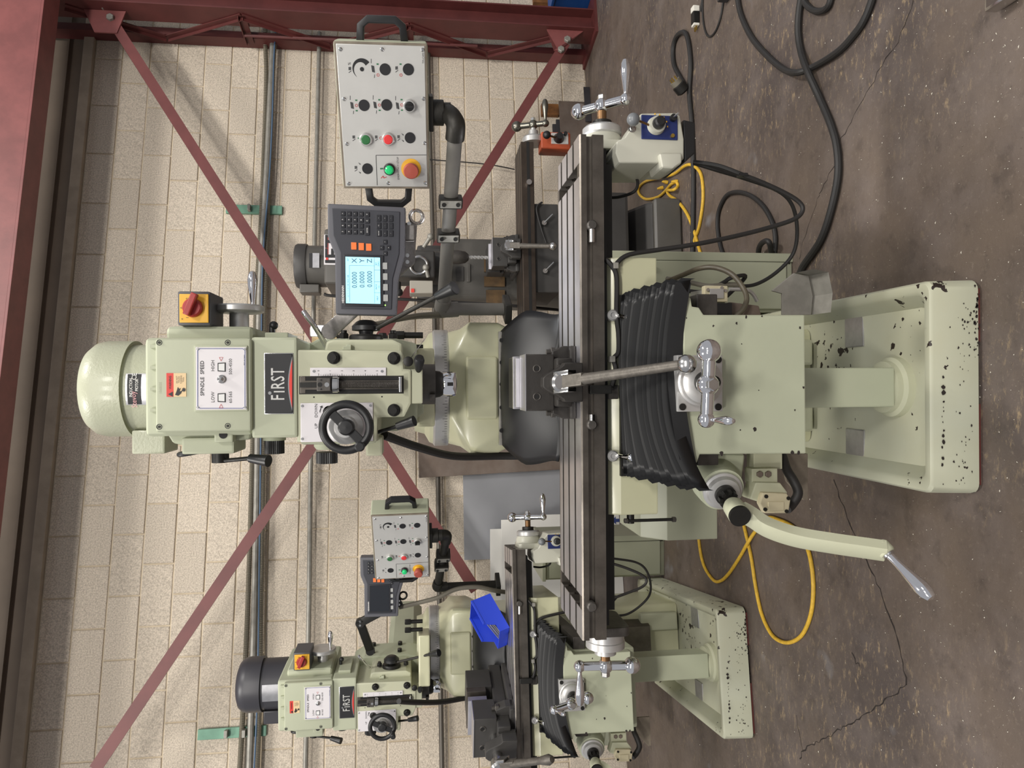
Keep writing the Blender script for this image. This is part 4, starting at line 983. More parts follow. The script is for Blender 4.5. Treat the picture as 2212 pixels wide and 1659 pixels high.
    MB().cyl((-0.74, sy, sz), (-0.775, sy, sz), 0.013).build('shaft', BRONZE, lb)
    al = RAD(v.get('cl', 185)); ball_crank(T, (-0.785, sy, sz), (-1, 0, 0), (0, math.sin(al), math.cos(al)), 0.062, 0.072, (-1, 0, 0), 1.05)
    # power feed unit
    pf = poly([(1338, 352), (1330, 330), (1332, 305), (1350, 296), (1372, 262), (1386, 244), (1462, 243), (1470, 250), (1478, 300), (1478, 345), (1440, 345), (1420, 352)], 1.865, 2.06).build('power_feed', FEEDG, T, 0.008, 3)
    poly([(1424, 330), (1474, 330), (1474, 352), (1455, 364), (1430, 362)], 1.85, 1.95).build('motor_bulge', FEEDG, pf, 0.008, 3)
    poly([(1476, 258), (1502, 264), (1502, 330), (1478, 352)], 1.875, 2.06).build('end_cap', BLACKP, pf, 0.004)
    bp_ = rbox(1386, 249, 1464, 301, 1.861, 1.866).build('feed_panel', BLUEP, pf, 0.002)
    c = q(1417, 272, 1.86); MB().lathe([(0.024, 0), (0.021, 0.016), (0.014, 0.017)], c, (0, -1, 0), 28).build('lever_ring', FEEDG, pf)
    MB().lathe([(0.015, 0.015), (0.016, 0.02), (0.014, 0.036), (0.010, 0.039), (0, 0.039)], c, (0, -1, 0), 20).build('speed_dial', BLACKP, pf)
    MB().cyl(q(1402, 270, 1.852), q(1380, 261, 1.835), 0.003).build('feed_lever_rod', BRONZE, pf); MB().ball(q(1368, 258, 1.825), 0.0165, 24).build('lever_ball', GREYB, pf)
    p = q(1365, 279, 1.868); MB().lathe([(0.010, 0.004), (0.010, -0.004), (0.007, -0.004), (0.006, -0.010), (0, -0.010)], p, (0, 1, 0), 20).build('rapid_button', STEEL, pf)
    p = q(1453, 256, 1.861); MB().cyl(p, p + Vector((0, -0.012, 0)), 0.009).build('fuse_holder', BLACKP, pf); MB().cyl(p + Vector((0, -0.012, 0)), p + Vector((0.004, -0.03, -0.006)), 0.0028).build('toggle', CHROME, pf)
    p = q(1452, 294, 1.861); MB().cyl(p, p + Vector((0, -0.006, 0)), 0.005).build('reset_button', BRASS, pf)
    for k in range(5):
        a = RAD(200 + 24 * k); e = c + Vector((math.cos(a + 1.2) * 0.031, 0, math.sin(a + 1.2) * 0.031)); MB().obox(e + Vector((0, -0.0002, 0)), (0.002, 0, 0), (0, 0, 0.0014), (0, 0.0005, 0)).build('scale_mark', YELP, bp_)
    # ---------------- saddle
    zS = q(1420, 830, 1.88).z; zM = q(1340, 830, 1.88).z; a = rc(1340, 556, 1420, 1112, 1.88)
    sad = MB().prism([(y_(1.88), zS), (y_(1.88), zM), (y_(1.897), 0.976), (y_(2.30), 0.976), (y_(2.30), zS)], 'x', a[0], a[1]).build('saddle', PAINT_LIT, T, 0.004)
    rbox(1340, 637, 1352, 1029, 1.868, 1.882).build('bellows_strip', BLACKM, sad, 0.001)
    for y in (650, 690, 725, 790, 873, 893, 940, 955, 1010):
        p = q(1346, y, 1.868); MB().cyl(p, p + Vector((0, -0.003, 0)), 0.0038, n=12).build('strip_screw', IRON, sad)
    for y in (682, 984):
        p = q(1321, y, 1.884); p = q(1321, y, 1.876); lk = MB().lathe([(0.0145, 0.012), (0.0145, -0.016), (0.011, -0.020), (0.0075, -0.020), (0.007, -0.016), (0, -0.016)], p, (0, 1, 0), 24).build('table_lock', BRUSH, sad)
        e = q(1364, y + 4, 1.815); MB().tube([p + Vector((0.002, -0.006, -0.01)), p.lerp(e, 0.5) + Vector((0, -0.004, 0)), e], 0.005, 10, 6, rad=lambda t: 0.0065 - 0.002 * t if t < 0.6 else 0.0053 + 0.014 * (t - 0.6)).build('lock_arm', CHROME, sad)
        MB().ball(e, 0.0115, 16).build('lock_knob', CHROME, sad)
    rbox(1275, 832, 1322, 851, 1.838, 1.852).build('stop_bracket', BLACKM, sad, 0.002)
    rbox(1304, 832, 1336, 862, 1.872, 1.884).build('stop_plate', IRON, sad, 0.002)
    MB().tube([q(1308, 560, 1.87), q(1322, 575, 1.865), q(1332, 600, 1.865), q(1332, 680, 1.865), q(1336, 720, 1.866), q(1336, 760, 1.868), q(1326, 775, 1.868), q(1330, 800, 1.865), q(1322, 835, 1.86)], 0.0065, 10).build('sensor_cable', CABLE, sad)
    for x, y in ((1328, 575), (1321, 776)):
        p = q(x, y, 1.868); MB().box(p.x - 0.008, p.x + 0.008, p.y - 0.014, p.y + 0.012, p.z - 0.007, p.z + 0.007).build('cable_clip', ZINC, sad, 0.002)
    c = q(1362, 1122, 1.93); tb_ = MB().cyl(c + Vector((0.025, 0, 0)), c + Vector((-0.010, 0, 0)), 0.010).build('lock_boss', BLACKM, sad)
    MB().cyl(c + Vector((-0.002, -0.008, 0.016)), c + Vector((-0.002, -0.008, -0.115)), 0.0042).build('lock_bar', BLACKM, sad)
    b = MB(); hexbolt(b, c + Vector((-0.002, -0.008, -0.113)), (0, 0, -1), 0.0075, 0.010); b.build('bar_nut', IRON, sad)
    b = MB(); hexbolt(b, c + Vector((-0.002, -0.008, 0.010)), (0, 0, 1), 0.007, 0.010); b.build('bar_nut', IRON, sad)
    # ---------------- bellows
    nb = 23; zk = q(1466, 830, 1.56).z; folds = []
    xl, xr = q(1400, 1032, 1.75).x, q(1400, 628, 1.75).x; sag = v.get('sag', 0.0)
    b = MB(); nu = 16; rows = []
    for j in range(2 * nb + 1):
        t = j / (2 * nb); Yq = 1.872 - (1.872 - 1.545) * t; up = (j % 2)
        zc = zM - 0.012 + (zk + 0.010 - zM) * t ** 1.15 + 0.012 * math.sin(t * math.pi)
        row = []
        for i in range(nu + 1):
            u = i / nu * 2 - 1
            wv = math.sin(u * 3 + t * 4) * 0.004
            z = zc + (0.015 if up else -0.012) + 0.020 * t - (0.008 + (0.016 if u > 0 else 0.048) * t) * abs(u) ** 2.2 + wv * 0.7 + 0.003 * math.sin(j * 1.9)
            ex = 0.010 * math.sin(j * 0.7) + 0.012 * t
            row.append(((xl + xr) / 2 + u * ((xr - xl) / 2 * (1 - 0.06 * t) + ex * 0.5) - sag * t, y_(Yq) - (0.02 * t) * u * u + (0.012 * math.sin(u * 2.2 + 0.5) * t), z))
        rows.append(row)
    vs = [p for r_ in rows for p in r_]; m1 = nu + 1
    b.add(vs, [(j * m1 + i, j * m1 + i + 1, (j + 1) * m1 + i + 1, (j + 1) * m1 + i) for j in range(2 * nb) for i in range(nu)])
    o = b.build('way_bellows', BELLOW, T, ang=20); sm = o.modifiers.new('thick', 'SOLIDIFY'); sm.thickness = 0.002
    # side skirts of each fold
    for s, i in ((1, nu), (-1, 0)):
        vs = []
        for j in range(2 * nb + 1):
            a_ = Vector(rows[j][i]); vs += [a_, a_ + Vector(((0.008 if j % 2 else 0.003) * s, 0, -0.010))]
        MB().add(vs, [(2 * j, 2 * j + 2, 2 * j + 3, 2 * j + 1) for j in range(2 * nb)]).build('fold_edge', BELLOW, o, ang=15)
    # front flap folds
    for k in range(1):
        vs = []
        for i in range(nu + 1):
            u = i / nu * 2 - 1; z = zk + 0.018 - (0.016 if u > 0 else 0.045) * abs(u) ** 2.0
            xx = (xl + xr) / 2 + u * (xr - xl) / 2 * (0.96 + 0.02 * k)
            yq = y_(1.545 - 0.012 * k) + 0.010 * math.sin(u * 4 + k)
            vs += [(xx, yq, z + 0.012 - 0.012 * k), (xx, yq - 0.004, z - 0.022 - 0.014 * k)]
        MB().add(vs, [(2 * i, 2 * i + 2, 2 * i + 3, 2 * i + 1) for i in range(nu)]).build('front_flap', RUBBER, o, ang=60)
    # ---------------- knee
    knee = poly([(1476, 642), (1492, 642), (1495, 662), (1510, 664), (1520, 680), (1738, 680), (1741, 980), (1512, 981), (1506, 1000), (1500, 1000), (1486, 982), (1478, 872), (1560, 872), (1560, 790), (1476, 790)], 1.55, 1.62)
    kn_ = knee.build('knee', PAINT, T, 0.005)
    a = rc(1474, 664, 1741, 985, 1.62)
    rbox(1500, 680, 1741, 981, 1.605, 2.42).build('knee_body', PAINT, kn_, 0.01)
    MB().box(a[0] - 0.02, a[1] + 0.03, y_(1.62), y_(2.40), a[3] - 0.085, a[3] - 0.035).build('knee_way', IRON, kn_, 0.003)
    chips([(1591, 698, 0.0028), (1630, 927, 0.0042), (1599, 929, 0.0016), (1602, 743, 0.0013), (1612, 684, 0.0035), (1646, 683, 0.002), (1728, 708, 0.003), (1736, 837, 0.003), (1717, 886, 0.002), (1559, 979, 0.005), (1712, 977, 0.004), (1725, 977, 0.004), (1639, 843, 0.0012), (1541, 704, 0.0025), (1483, 687, 0.0016)], 1.5494, kn_, 3)
    mp = rbox(1463, 767, 1561, 889, 1.528, 1.552).build('screw_mount', BRUSH, kn_, 0.002)
    for x, y in ((1472, 777), (1551, 777), (1474, 879), (1551, 879)):
        p = q(x, y, 1.528); MB().cyl(p + Vector((0, 0.002, 0)), p + Vector((0, -0.003, 0)), 0.0075, n=20).build('socket_screw', BLACKM, mp)
    c = q(1508, 826, 1.528)
    MB().lathe([(0.050, 0), (0.050, 0.014), (0.046, 0.016), (0.044, 0.028), (0.036, 0.034), (0.024, 0.036)], c, (0, -1, 0), 56).build('graduated_dial', BRUSH, mp)
    MB().lathe([(0.023, 0.03), (0.023, 0.05), (0.016, 0.052), (0.013, 0.09)], c, (0, -1, 0), 32).build('cross_feed_shaft', BLACKM, mp)
    h = q(1529, 831, 1.425); MB().cyl(c + Vector((0, -0.04, 0)), h, 0.012).build('crank_shaft', STEEL, mp)
    ca = RAD(v.get('cc', 0)); d = (q(1532, 752, 1.425) - h).normalized(); d = Vector((d.x * math.cos(ca) - d.z * math.sin(ca), 0, d.x * math.sin(ca) + d.z * math.cos(ca)))
    ball_crank(T, h, (0, -1, 0), d, 0.054, 0.070, (0.0, -0.93, -0.37), 1.12, hk=0.60)
    # elevating crank, lower left
    bs = q(1548, 1012, 1.74); dl = q(1562, 1062, 1.645); hb = q(1592, 1106, 1.555); ax = (hb - dl).normalized()
    poly([(1516, 975), (1520, 1005), (1520, 1040), (1548, 1068), (1580, 1072), (1604, 1040), (1612, 980)], 1.68, 1.92).build('crank_boss', PAINT, kn_, 0.012, 3)
    ed = MB().lathe([(0.058, -0.05), (0.055, -0.02), (0.052, 0.0)], dl - ax * 0.01, ax, 48).build('dial_housing', PAINT, kn_)
    MB().lathe([(0.046, 0.0), (0.046, 0.008), (0.040, 0.010), (0.036, 0.020), (0.026, 0.022)], dl - ax * 0.01, ax, 48).build('graduated_dial', BRUSH, ed)
    MB().lathe([(0.024, 0.018), (0.024, 0.032), (0.016, 0.034), (0.016, 0.05)], dl - ax * 0.01, ax, 32).build('clutch', BLACKM, ed)
    for k in range(8):
        u, w, _ = frame(ax); t_ = k * math.pi / 4; e = dl + ax * 0.038 + (u * math.cos(t_) + w * math.sin(t_)) * 0.018; MB().obox(e, ax * 0.007, (u * math.cos(t_) + w * math.sin(t_)) * 0.004, (w * math.cos(t_) - u * math.sin(t_)) * 0.004).build('clutch_tooth', BLACKM, ed)
    ek = MB().lathe([(0.018, -0.035), (0.023, -0.025), (0.024, 0.012), (0.022, 0.014)], hb, ax, 32).build('elevating_crank', PAINT_W, T)
    MB().lathe([(0.0235, 0.012), (0.0235, 0.022), (0.0, 0.022)], hb, ax, 32).build('hub_cap', BLACKM, ek)
    path = [q(1598, 1103, 1.565), q(1625, 1118, 1.565), q(1660, 1140, 1.55), q(1720, 1160, 1.53), q(1800, 1174, 1.50), q(1870, 1184, 1.475), q(1912, 1190, 1.46)]
    MB().sweep(path, [(-0.012, -0.02), (0.012, -0.02), (0.015, -0.012), (0.015, 0.012), (0.012, 0.02), (-0.012, 0.02), (-0.015, 0.012), (-0.015, -0.012)], (0.75, -0.55, 0.2)).build('crank_arm', PAINT_W, ek, ang=50)
    e0 = q(1912, 1190, 1.46); e1 = q(1985, 1264, 1.40); d = (e1 - e0)
    MB().lathe([(0.014, -0.020), (0.0185, -0.014), (0.0185, 0.004), (0.016, 0.008), (0.013, 0.009)], e0, d, 28).build('handle_boss', PAINT_W, ek); MB().lathe([(0.0135, 0.004), (0.0135, 0.013), (0.010, 0.014)], e0, d, 24).build('handle_collar', STEEL, ek)
    MB().lathe([(0.0, 0), (0.009, 0.004), (0.0085, 0.02), (0.010, 0.04), (0.0135, 0.065), (0.0160, 0.085), (0.0150, 0.10), (0.010, 0.112), (0, 0.116)], e0 + d.normalized() * 0.010, d, 24).build('crank_handle', CHROME, ek)
    # limit switch and guards under the crank
    ls = poly([(1620, 1078), (1632, 1042), (1686, 1043), (1702, 1064), (1694, 1082), (1644, 1086)], 1.672, 1.72).build('limit_switch', PAINT_W, T, 0.004)
    poly([(1648, 1064), (1700, 1066), (1708, 1080), (1703, 1109), (1652, 1109), (1641, 1088)], 1.655, 1.674).build('switch_cover', BEIGE, ls, 0.003)
    rbox(1660, 1084, 1694, 1103, 1.652, 1.656).build('switch_lid', BEIGE, ls, 0.001)
    for x, y in ((1650, 1072), (1698, 1076), (1648, 1100), (1694, 1104)):
        p = q(x + 4, y, 1.656); MB().cyl(p, p + Vector((0, -0.004, 0)), 0.0045, n=12).build('lid_screw', BLACKM, ls)
    rbox(1624, 1012, 1680, 1046, 1.69, 1.73).build('switch_bracket', PAINT_W, ls, 0.003)
    for y in (1018, 1036):
        p = q(1650 + (y - 1027) * 0.0, y, 1.69); 
        p = q(1640 + (y - 1018), 1024, 1.69); hx = MB(); hexbolt(hx, p, (0, -1, 0), 0.008, 0.006); hx.build('bracket_bolt', RUST, ls)
    rbox(1628, 978, 1690, 1014, 1.72, 1.76).build('switch_arm', PAINT_W, ls, 0.002)
    poly([(1686, 980), (1745, 980), (1745, 1080), (1736, 1080), (1700, 1040)], 1.80, 1.81).build('chip_guard', DIRTY, T, 0.001)
    MB().tube([q(1690, 985, 1.76), q(1700, 1015, 1.73), q(1715, 1040, 1.71), q(1724, 1065, 1.70), q(1712, 1088, 1.70), q(1700, 1100, 1.69)], 0.0115, 12).build('flexible_hose', CABLE, T)
    # right side of the knee: linear scale, slide, hoses, chip chute
    se = rbox(1522, 617, 1572, 652, 1.74, 1.76).build('scale_end_cap', BEIGE, T, 0.002)
    for x, y in ((1528, 626), (1566, 628), (1530, 648), (1558, 622)):
        p = q(x, y, 1.74); MB().cyl(p, p + Vector((0, -0.005, 0)), 0.004, n=10).build('cap_screw', STEEL, se)
    rbox(1524, 654, 1582, 680, 1.745, 1.80).build('scale_reader', BLACKP, T, 0.002)
    MB().obox((q(1505, 640, 2.0) + q(1548, 634, 1.76)) / 2, (q(1505, 640, 2.05) - q(1548, 634, 1.76)) / 2, (0.012, 0, 0), (0, 0, 0.018)).build('linear_scale', BRUSH, T, 0.001)
    poly([(1575, 652), (1640, 660), (1645, 682), (1575, 682)], 1.80, 1.98).build('slide_block', RUST, T, 0.004)
    MB().tube([q(1445, 606, 2.02), q(1475, 594, 1.95), q(1510, 580, 1.88), q(1545, 578, 1.84), q(1580, 592, 1.82), q(1604, 620, 1.80), q(1613, 645, 1.78), q(1605, 668, 1.77), q(1588, 684, 1.77)], 0.0068, 10).build('oil_hose', mat('oily_hose', '5a5344', 0.45, noise=(20, 0.3)), T)
    MB().tube([q(1440, 602, 2.12), q(1490, 610, 2.06), q(1530, 618, 2.0), q(1570, 615, 2.0), q(1600, 616, 2.0)], 0.007, 8).build('scale_cable', GREYC, T)
    MB().tube([q(1430, 625, 2.14), q(1480, 628, 2.1), q(1520, 630, 2.05), q(1560, 612, 2.0), q(1580, 600, 1.98), q(1610, 598, 2.0), q(1570, 640, 2.05)], 0.006, 8).build('scale_cable', CABLE, T)
    MB().tube([q(1575, 625, 1.85), q(1610, 626, 1.85), q(1625, 634, 1.86), q(1635, 650, 1.87)], 0.005, 8).build('oil_pipe', BRUSH, T)
    if 'far' not in v: cc_ = poly([(1668, 628), (1715, 590), (1747, 596), (1756, 640), (1752, 680), (1690, 680), (1690, 634)], 1.86, 1.868).build('chip_chute', ZINC, T, 0.001)
    if 'far' not in v:
      a = q(1715, 590, 1.868); c = q(1747, 596, 1.868); e = q(1756, 640, 1.868); f = q(1752, 680, 1.868); dy = Vector((0, -0.07, -0.015))
      MB().add([a, c, c + dy, a + dy], [(0, 1, 2, 3)]).add([c, e, e + dy, c + dy], [(0, 1, 2, 3)]).add([e, f, f + dy, e + dy], [(0, 1, 2, 3)]).build('chute_flange', ZINC, cc_)
    # feed cables
    ca1 = MB().tube([q(1498, 350, 1.95), q(1550, 358, 1.92), q(1600, 376, 1.90), q(1660, 400, 1.90), q(1715, 428, 1.90), q(1734, 450, 1.90), q(1718, 472, 1.90), q(1660, 492, 1.90), q(1580, 512, 1.89), q(1500, 528, 1.88), q(1420, 540, 1.875), q(1360, 550, 1.87), q(1335, 566, 1.868), q(1330, 580, 1.866)], 0.0062, 10).build('feed_cable', CABLE, T)
    MB().tube([q(1498, 352, 1.96), q(1550, 368, 1.95), q(1610, 386, 1.97), q(1680, 412, 2.0), q(1712, 445, 2.02), q(1722, 500, 2.05), q(1712, 550, 2.08), q(1675, 590, 2.1), q(1630, 615, 2.1), q(1585, 618, 2.1)], 0.0055, 10).build('feed_cable', CABLE, T)
    p = q(1604, 379, 1.90); MB().box(p.x - 0.004, p.x + 0.004, p.y - 0.012, p.y + 0.012, p.z - 0.010, p.z + 0.012).build('cable_tie', BLACKP, T)
    MB().tube([q(1315, 345, 2.0), q(1345, 360, 2.0), q(1375, 385, 2.02), q(1372, 412, 2.04), q(1340, 425, 2.06), q(1312, 427, 2.08)], 0.0045, 8).build('sensor_lead', CABLE, T)
    # electric boxes bolted to the column
    MB().prism([(y_(2.72), 0.32), (y_(2.72), 0.52), (y_(2.80), 0.60), (y_(3.1), 0.60), (y_(3.1), 0.32)], 'x', -0.60, cx - 0.18).build('coolant_box', PAINT_C, T, 0.004)
    HEAD = ('motor_body', 'drive_housing', 'front_cover', 'head_neck', 'quill_head', 'handwheel', 'feed_lever', 'lock_lever', 'clamp_handle', 'quill_housing', 'quill', 'quill_feed_hub', 'speed_wheel_hub', 'switch_box', 'range_lever', 'side_wheel', 'draw_handle', 'ram_adapter', 'ram')
    TABLE = ('table', 'end_bracket', 'ball_crank', 'graduated_dial', 'power_feed', 'feed_cable', 'sensor_lead')
    hx, hy, hr = v.get('head', (0, 0, 0)); tx = v.get('tx', 0.0)
    for o in T.children:
        n0 = o.name.split('.')[0]
        if n0 in HEAD: o.location = (hx, hy, 0); o.rotation_euler = (0, 0, hr)
        elif n0 in TABLE and not (n0 == 'ball_crank' and abs(o.data.vertices[0].co.x) < 0.4): o.location = (tx, 0, 0)
    return T

# ================================================================== PENDANT, DISPLAY, VICE, BIN
def make_pendant(label, loc, rz, tilt, arm, arm_m, W=0.395, H=0.250, D=0.11, lit=True):
    """origin at the centre of the face plate; arm: world polyline of the support pipe"""
    T = thing('control_pendant', label, 'control panel', loc, rz, 'control pendants')
    T.rotation_euler = (tilt[0], tilt[1], rz)
    def f(zx, zy):
        x = 620 + zx / 3.95; y = 20 + zy / 3.95
        t = (x - 731) / 197; yl = 397 + 12 * t; yr = 87 + 19 * t; fa = (yl - y) / (yl - yr)
        xt = 736 - 10 * fa; xb = 924 + 7 * fa; fb = (x - xt) / (xb - xt)
        return (fa - 0.5) * W, (0.5 - fb) * H
    bx = MB().box(-W / 2 - 0.008, W / 2 + 0.008, 0.006, D, -H / 2 - 0.008, H / 2 + 0.008).build('pendant_box', PAINT, T, 0.010, 3)
    MB().box(-W / 2 - 0.006, W / 2 + 0.006, 0.001, 0.008, -H / 2 - 0.006, H / 2 + 0.006).build('face_rim', DIRTY, bx, 0.003)
    fp = MB().box(-W / 2, W / 2, -0.001, 0.004, -H / 2, H / 2).build('face_plate', SILVP, T, 0.0015)
    def disc(zx, zy, r, m, name, h=0.0008):
        a, c = f(zx, zy); return MB().cyl((a, 0, c), (a, -0.001 - h, c), r, n=32).build(name, m, fp)
    for zx, zy in ((857, 500), (1070, 515), (652, 783), (858, 793), (1060, 1087), (660, 1338)): disc(zx, zy, 0.0142, INK, 'hole_plug', 0.0012)
    disc(646, 484, 0.0052, INK, 'dial_dot')
    # crescent scale
    a, c = f(648, 480); n = 20; pts_o = []; pts_i = []
    for k in range(n + 1):
        t = RAD(-68 + 195 * k / n); w = 0.0125 * (1 - k / n) + 0.0003; r = 0.0245
        pts_o.append((a + r * math.cos(t + 0.3), c + r * math.sin(t + 0.3))); pts_i.append((a + (r - w) * math.cos(t + 0.3), c + (r - w) * math.sin(t + 0.3)))
    b = MB(); vs = [(p[0], -0.0016, p[1]) for p in pts_o] + [(p[0], -0.0016, p[1]) for p in pts_i]
    b.add(vs, [(k, k + 1, n + 2 + k, n + 1 + k) for k in range(n)]).build('printed_crescent', INK, fp)
    # push buttons and selector
    def button(zx, zy, m, name, r=0.0122, ring=BRUSH):
        a, c = f(zx, zy); o = MB().lathe([(0.0168, 0), (0.0168, -0.009), (0.0145, -0.012), (0.0125, -0.012)], (a, 0, c), (0, 1, 0), 36).build(name, ring, T)
        MB().lathe([(r, -0.006), (r, -0.013), (r - 0.002, -0.0145), (0, -0.0148)], (a, 0, c), (0, 1, 0), 32).build('cap', m, o); return o
    button(657, 1075, GREENB, 'push_button'); button(860, 1085, REDB, 'push_button')
    s = button(1065, 815, BLACKP, 'selector_switch'); a, c = f(1065, 815)
    MB().box(a - 0.003, a + 0.003, -0.026, -0.012, c - 0.011, c + 0.011).build('selector_lever', BLACKP, s, 0.001)
    a, c = f(860, 1352); o = MB().lathe([(0.0155, 0), (0.0155, -0.010), (0.0125, -0.012)], (a, 0, c), (0, 1, 0), 36).build('pilot_lamp', BLACKP, T)
    MB().lathe([(0.0115, -0.008), (0.0115, -0.020), (0.008, -0.024), (0, -0.025)], (a, 0, c), (0, 1, 0), 32).build('lens', GREENL, o)
    a, c = f(1058, 1362); es = MB().lathe([(0.027, 0), (0.027, -0.002), (0.020, -0.003), (0.0175, -0.010)], (a, 0, c), (0, 1, 0), 40).build('emergency_stop', YELP, T)
    MB().lathe([(0.014, -0.008), (0.0185, -0.020), (0.0205, -0.026), (0.0205, -0.036), (0.018, -0.040), (0, -0.041)], (a, 0, c), (0, 1, 0), 40).build('mushroom_head', ESTOP, es)
    # print
    def tx(s, zx, zy, size, m=INK, vert=False, sx=1.0):
        a, c = f(zx, zy); text(s, size, m, fp, (a, -0.0013, c), sx=sx)
    tx('EMERGENCY STOP', 940, 1352, 0.0072, INK); tx('TM-C490', 1212, 435, 0.0066, INK); tx('%', 535, 432, 0.010, INK)
    def bar(zx0, zy0, zx1, zy1, w, m=INK, name='printed_line'):
        p0 = f(zx0, zy0); p1 = f(zx1, zy1); a = Vector((p0[0], -0.0014, p0[1])); c = Vector((p1[0], -0.0014, p1[1])); d = c - a; n = Vector((d.z, 0, -d.x)).normalized() * w
        MB().obox((a + c) / 2, d / 2, n, (0, 0.0003, 0)).build(name, m, fp)
    bar(742, 1222, 1205, 1246, 0.0006); bar(742, 1222, 742, 1495, 0.0006)
    for zx, zy, kinds in ((583, 780, 'gog'), (792, 790, 'gog'), (996, 802, 'gog'), (790, 497, 'g o'), (1000, 512, 'g o')):
        for i, k in enumerate(kinds):
            a, c = f(zx, zy + (i - 1) * 44)
            if k == 'g': MB().box(a - 0.0016, a + 0.0016, -0.0016, -0.001, c - 0.0026, c + 0.0026).build('printed_mark', INKG, fp)
            elif k == 'o': MB().torus((a, -0.0012, c), (0, 1, 0), 0.0031, 0.0006, 20, 6).build('printed_ring', INKR, fp)
    a, c = f(588, 1062); MB().cyl((a, 0, c), (a, -0.0014, c), 0.0018, n=12).build('printed_mark', INKG, fp)
    a, c = f(793, 1073); MB().torus((a, -0.0012, c), (0, 1, 0), 0.0031, 0.0006, 20, 6).build('printed_ring', INKR, fp)
    bar(775, 1345, 803, 1345, 0.0018, INKG)
    for e in ((780, 1432, 800, 1412), (800, 1412, 805, 1432), (805, 1432, 832, 1422)): bar(*e, 0.0008, INKR, 'bolt_symbol')
    # little machine pictograms: stacked slabs
    for zx, zy in ((745, 487), (541, 775), (750, 785), (955, 805)):
        for k in range(3): bar(zx - 10 + k * 9, zy - 28 + k * 3, zx - 4 + k * 9, zy + 26 + k * 3, 0.0009, INK, 'pictogram')
        bar(zx - 14, zy - 45, zx - 12, zy - 80, 0.0005, INK, 'pictogram'); bar(zx + 14, zy + 48, zx + 10, zy + 75, 0.0005, INK, 'pictogram')
    for zx, zy in ((537, 480), (548, 1058), (752, 1070), (956, 1080), (557, 1330), (963, 505)):
        for k in range(4): bar(zx - 10 + 6 * k, zy - 22, zx - 10 + 6 * k, zy + 4, 0.0005, INK, 'pictogram')
        bar(zx - 12, zy + 24, zx + 12, zy + 10, 0.0006, INK, 'pictogram')
    for zx, zy in ((993, 1055), (993, 1110), (590, 1290), (590, 1370)):
        bar(zx - 8, zy - 10, zx + 6, zy + 8, 0.0005, INK, 'pictogram'); bar(zx + 6, zy + 8, zx + 4, zy - 4, 0.0005, INK, 'pictogram')
    for zx, zy in ((458, 310), (836, 338), (1208, 368), (473, 718), (1198, 762), (482, 1105), (1190, 1140), (486, 1465), (842, 1480), (1182, 1497)):
        a, c = f(zx, zy); MB().lathe([(0.0048, 0), (0.0048, -0.002), (0.003, -0.0035), (0, -0.0035)], (a, -0.0005, c), (0, 1, 0), 16).build('face_screw', STEEL, fp)
    # carrying handles on both ends
    for s in (1, -1):
        zt, zb = H * 0.24, -H * 0.27; x0 = s * (W / 2 + 0.007)
        pth = [(x0, 0.05, zt), (x0 + s * 0.036, 0.045, zt - 0.004), (x0 + s * 0.050, 0.045, zt - 0.022), (x0 + s * 0.050, 0.045, zb + 0.022), (x0 + s * 0.036, 0.045, zb + 0.004), (x0, 0.05, zb)]
        MB().sweep(pth, [(-0.0095, -0.014), (0.0095, -0.014), (0.0095, 0.014), (-0.0095, 0.014)], (0, 1, 0), 0).build('carry_handle', BLACKP, T, 0.003)
    # flange and pipe
    Minv = (Matrix.Translation(Vector(loc)) @ Matrix.Rotation(rz, 4, 'Z') @ Matrix.Rotation(tilt[1], 4, 'Y') @ Matrix.Rotation(tilt[0], 4, 'X')).inverted()
    fx = 0.01; zb = -H / 2 - 0.008
    MB().box(fx - 0.045, fx + 0.045, 0.02, 0.10, zb - 0.012, zb).build('swivel_flange', GUNM, T, 0.003)
    MB().lathe([(0.034, 0), (0.034, 0.03), (0.027, 0.032), (0.027, 0.05)], (fx, 0.06, zb - 0.010), (0, 0, -1), 28).build('pipe_collar', GUNM, T)
    pts = [Vector((fx, 0.06, zb - 0.05))] + [Minv @ Vector(p) for p in arm]
    e1 = pts[1]
    el = MB().tube([pts[0], pts[0].lerp(e1, 0.6), e1 + (pts[2] - e1).normalized() * 0.012, e1 + (pts[2] - e1).normalized() * 0.05], 0.026, 16, 10).build('elbow', GUNM, T)
    MB().tube([e1 + (pts[2] - e1).normalized() * 0.045, pts[2]], 0.0205, 20, 0).build('arm_pipe', arm_m, T)
    d = (pts[3] - pts[2]).normalized()
    MB().tube([pts[2] - (pts[2] - e1).normalized() * 0.04, pts[2], pts[2] + d * 0.05], 0.025, 16, 8).build('elbow', arm_m, T)
    MB().tube([pts[2] + d * 0.04, pts[3]], 0.0205, 20, 0).build('lower_pipe', arm_m, T)
    MB().obox(pts[3], (0.035, 0, 0), (0, 0.05, 0), (0, 0, 0.012)).build('arm_foot', GUNM, T, 0.004)
    for t_ in (0.38, 0.56):
        p = e1.lerp(pts[2], t_); ax = (pts[2] - e1).normalized(); u, w, _ = frame(ax)
        cl = MB().obox(p, ax * 0.017, Vector((0, 0.034, 0)), Vector((0, 0, 0.034))).build('pipe_clamp', GUNM, T, 0.006)
        MB().obox(p + Vector((0, -0.036, 0)), ax * 0.012, (0, 0.002, 0), (0, 0, 0.030)).build('clamp_plate', ZINC, cl, 0.002)
        for s in (-1, 1): MB().cyl(p + Vector((0, -0.037, 0.02 * s)), p + Vector((0, -0.042, 0.02 * s)), 0.006, n=16).build('clamp_screw', BLACKM, cl)
    return T

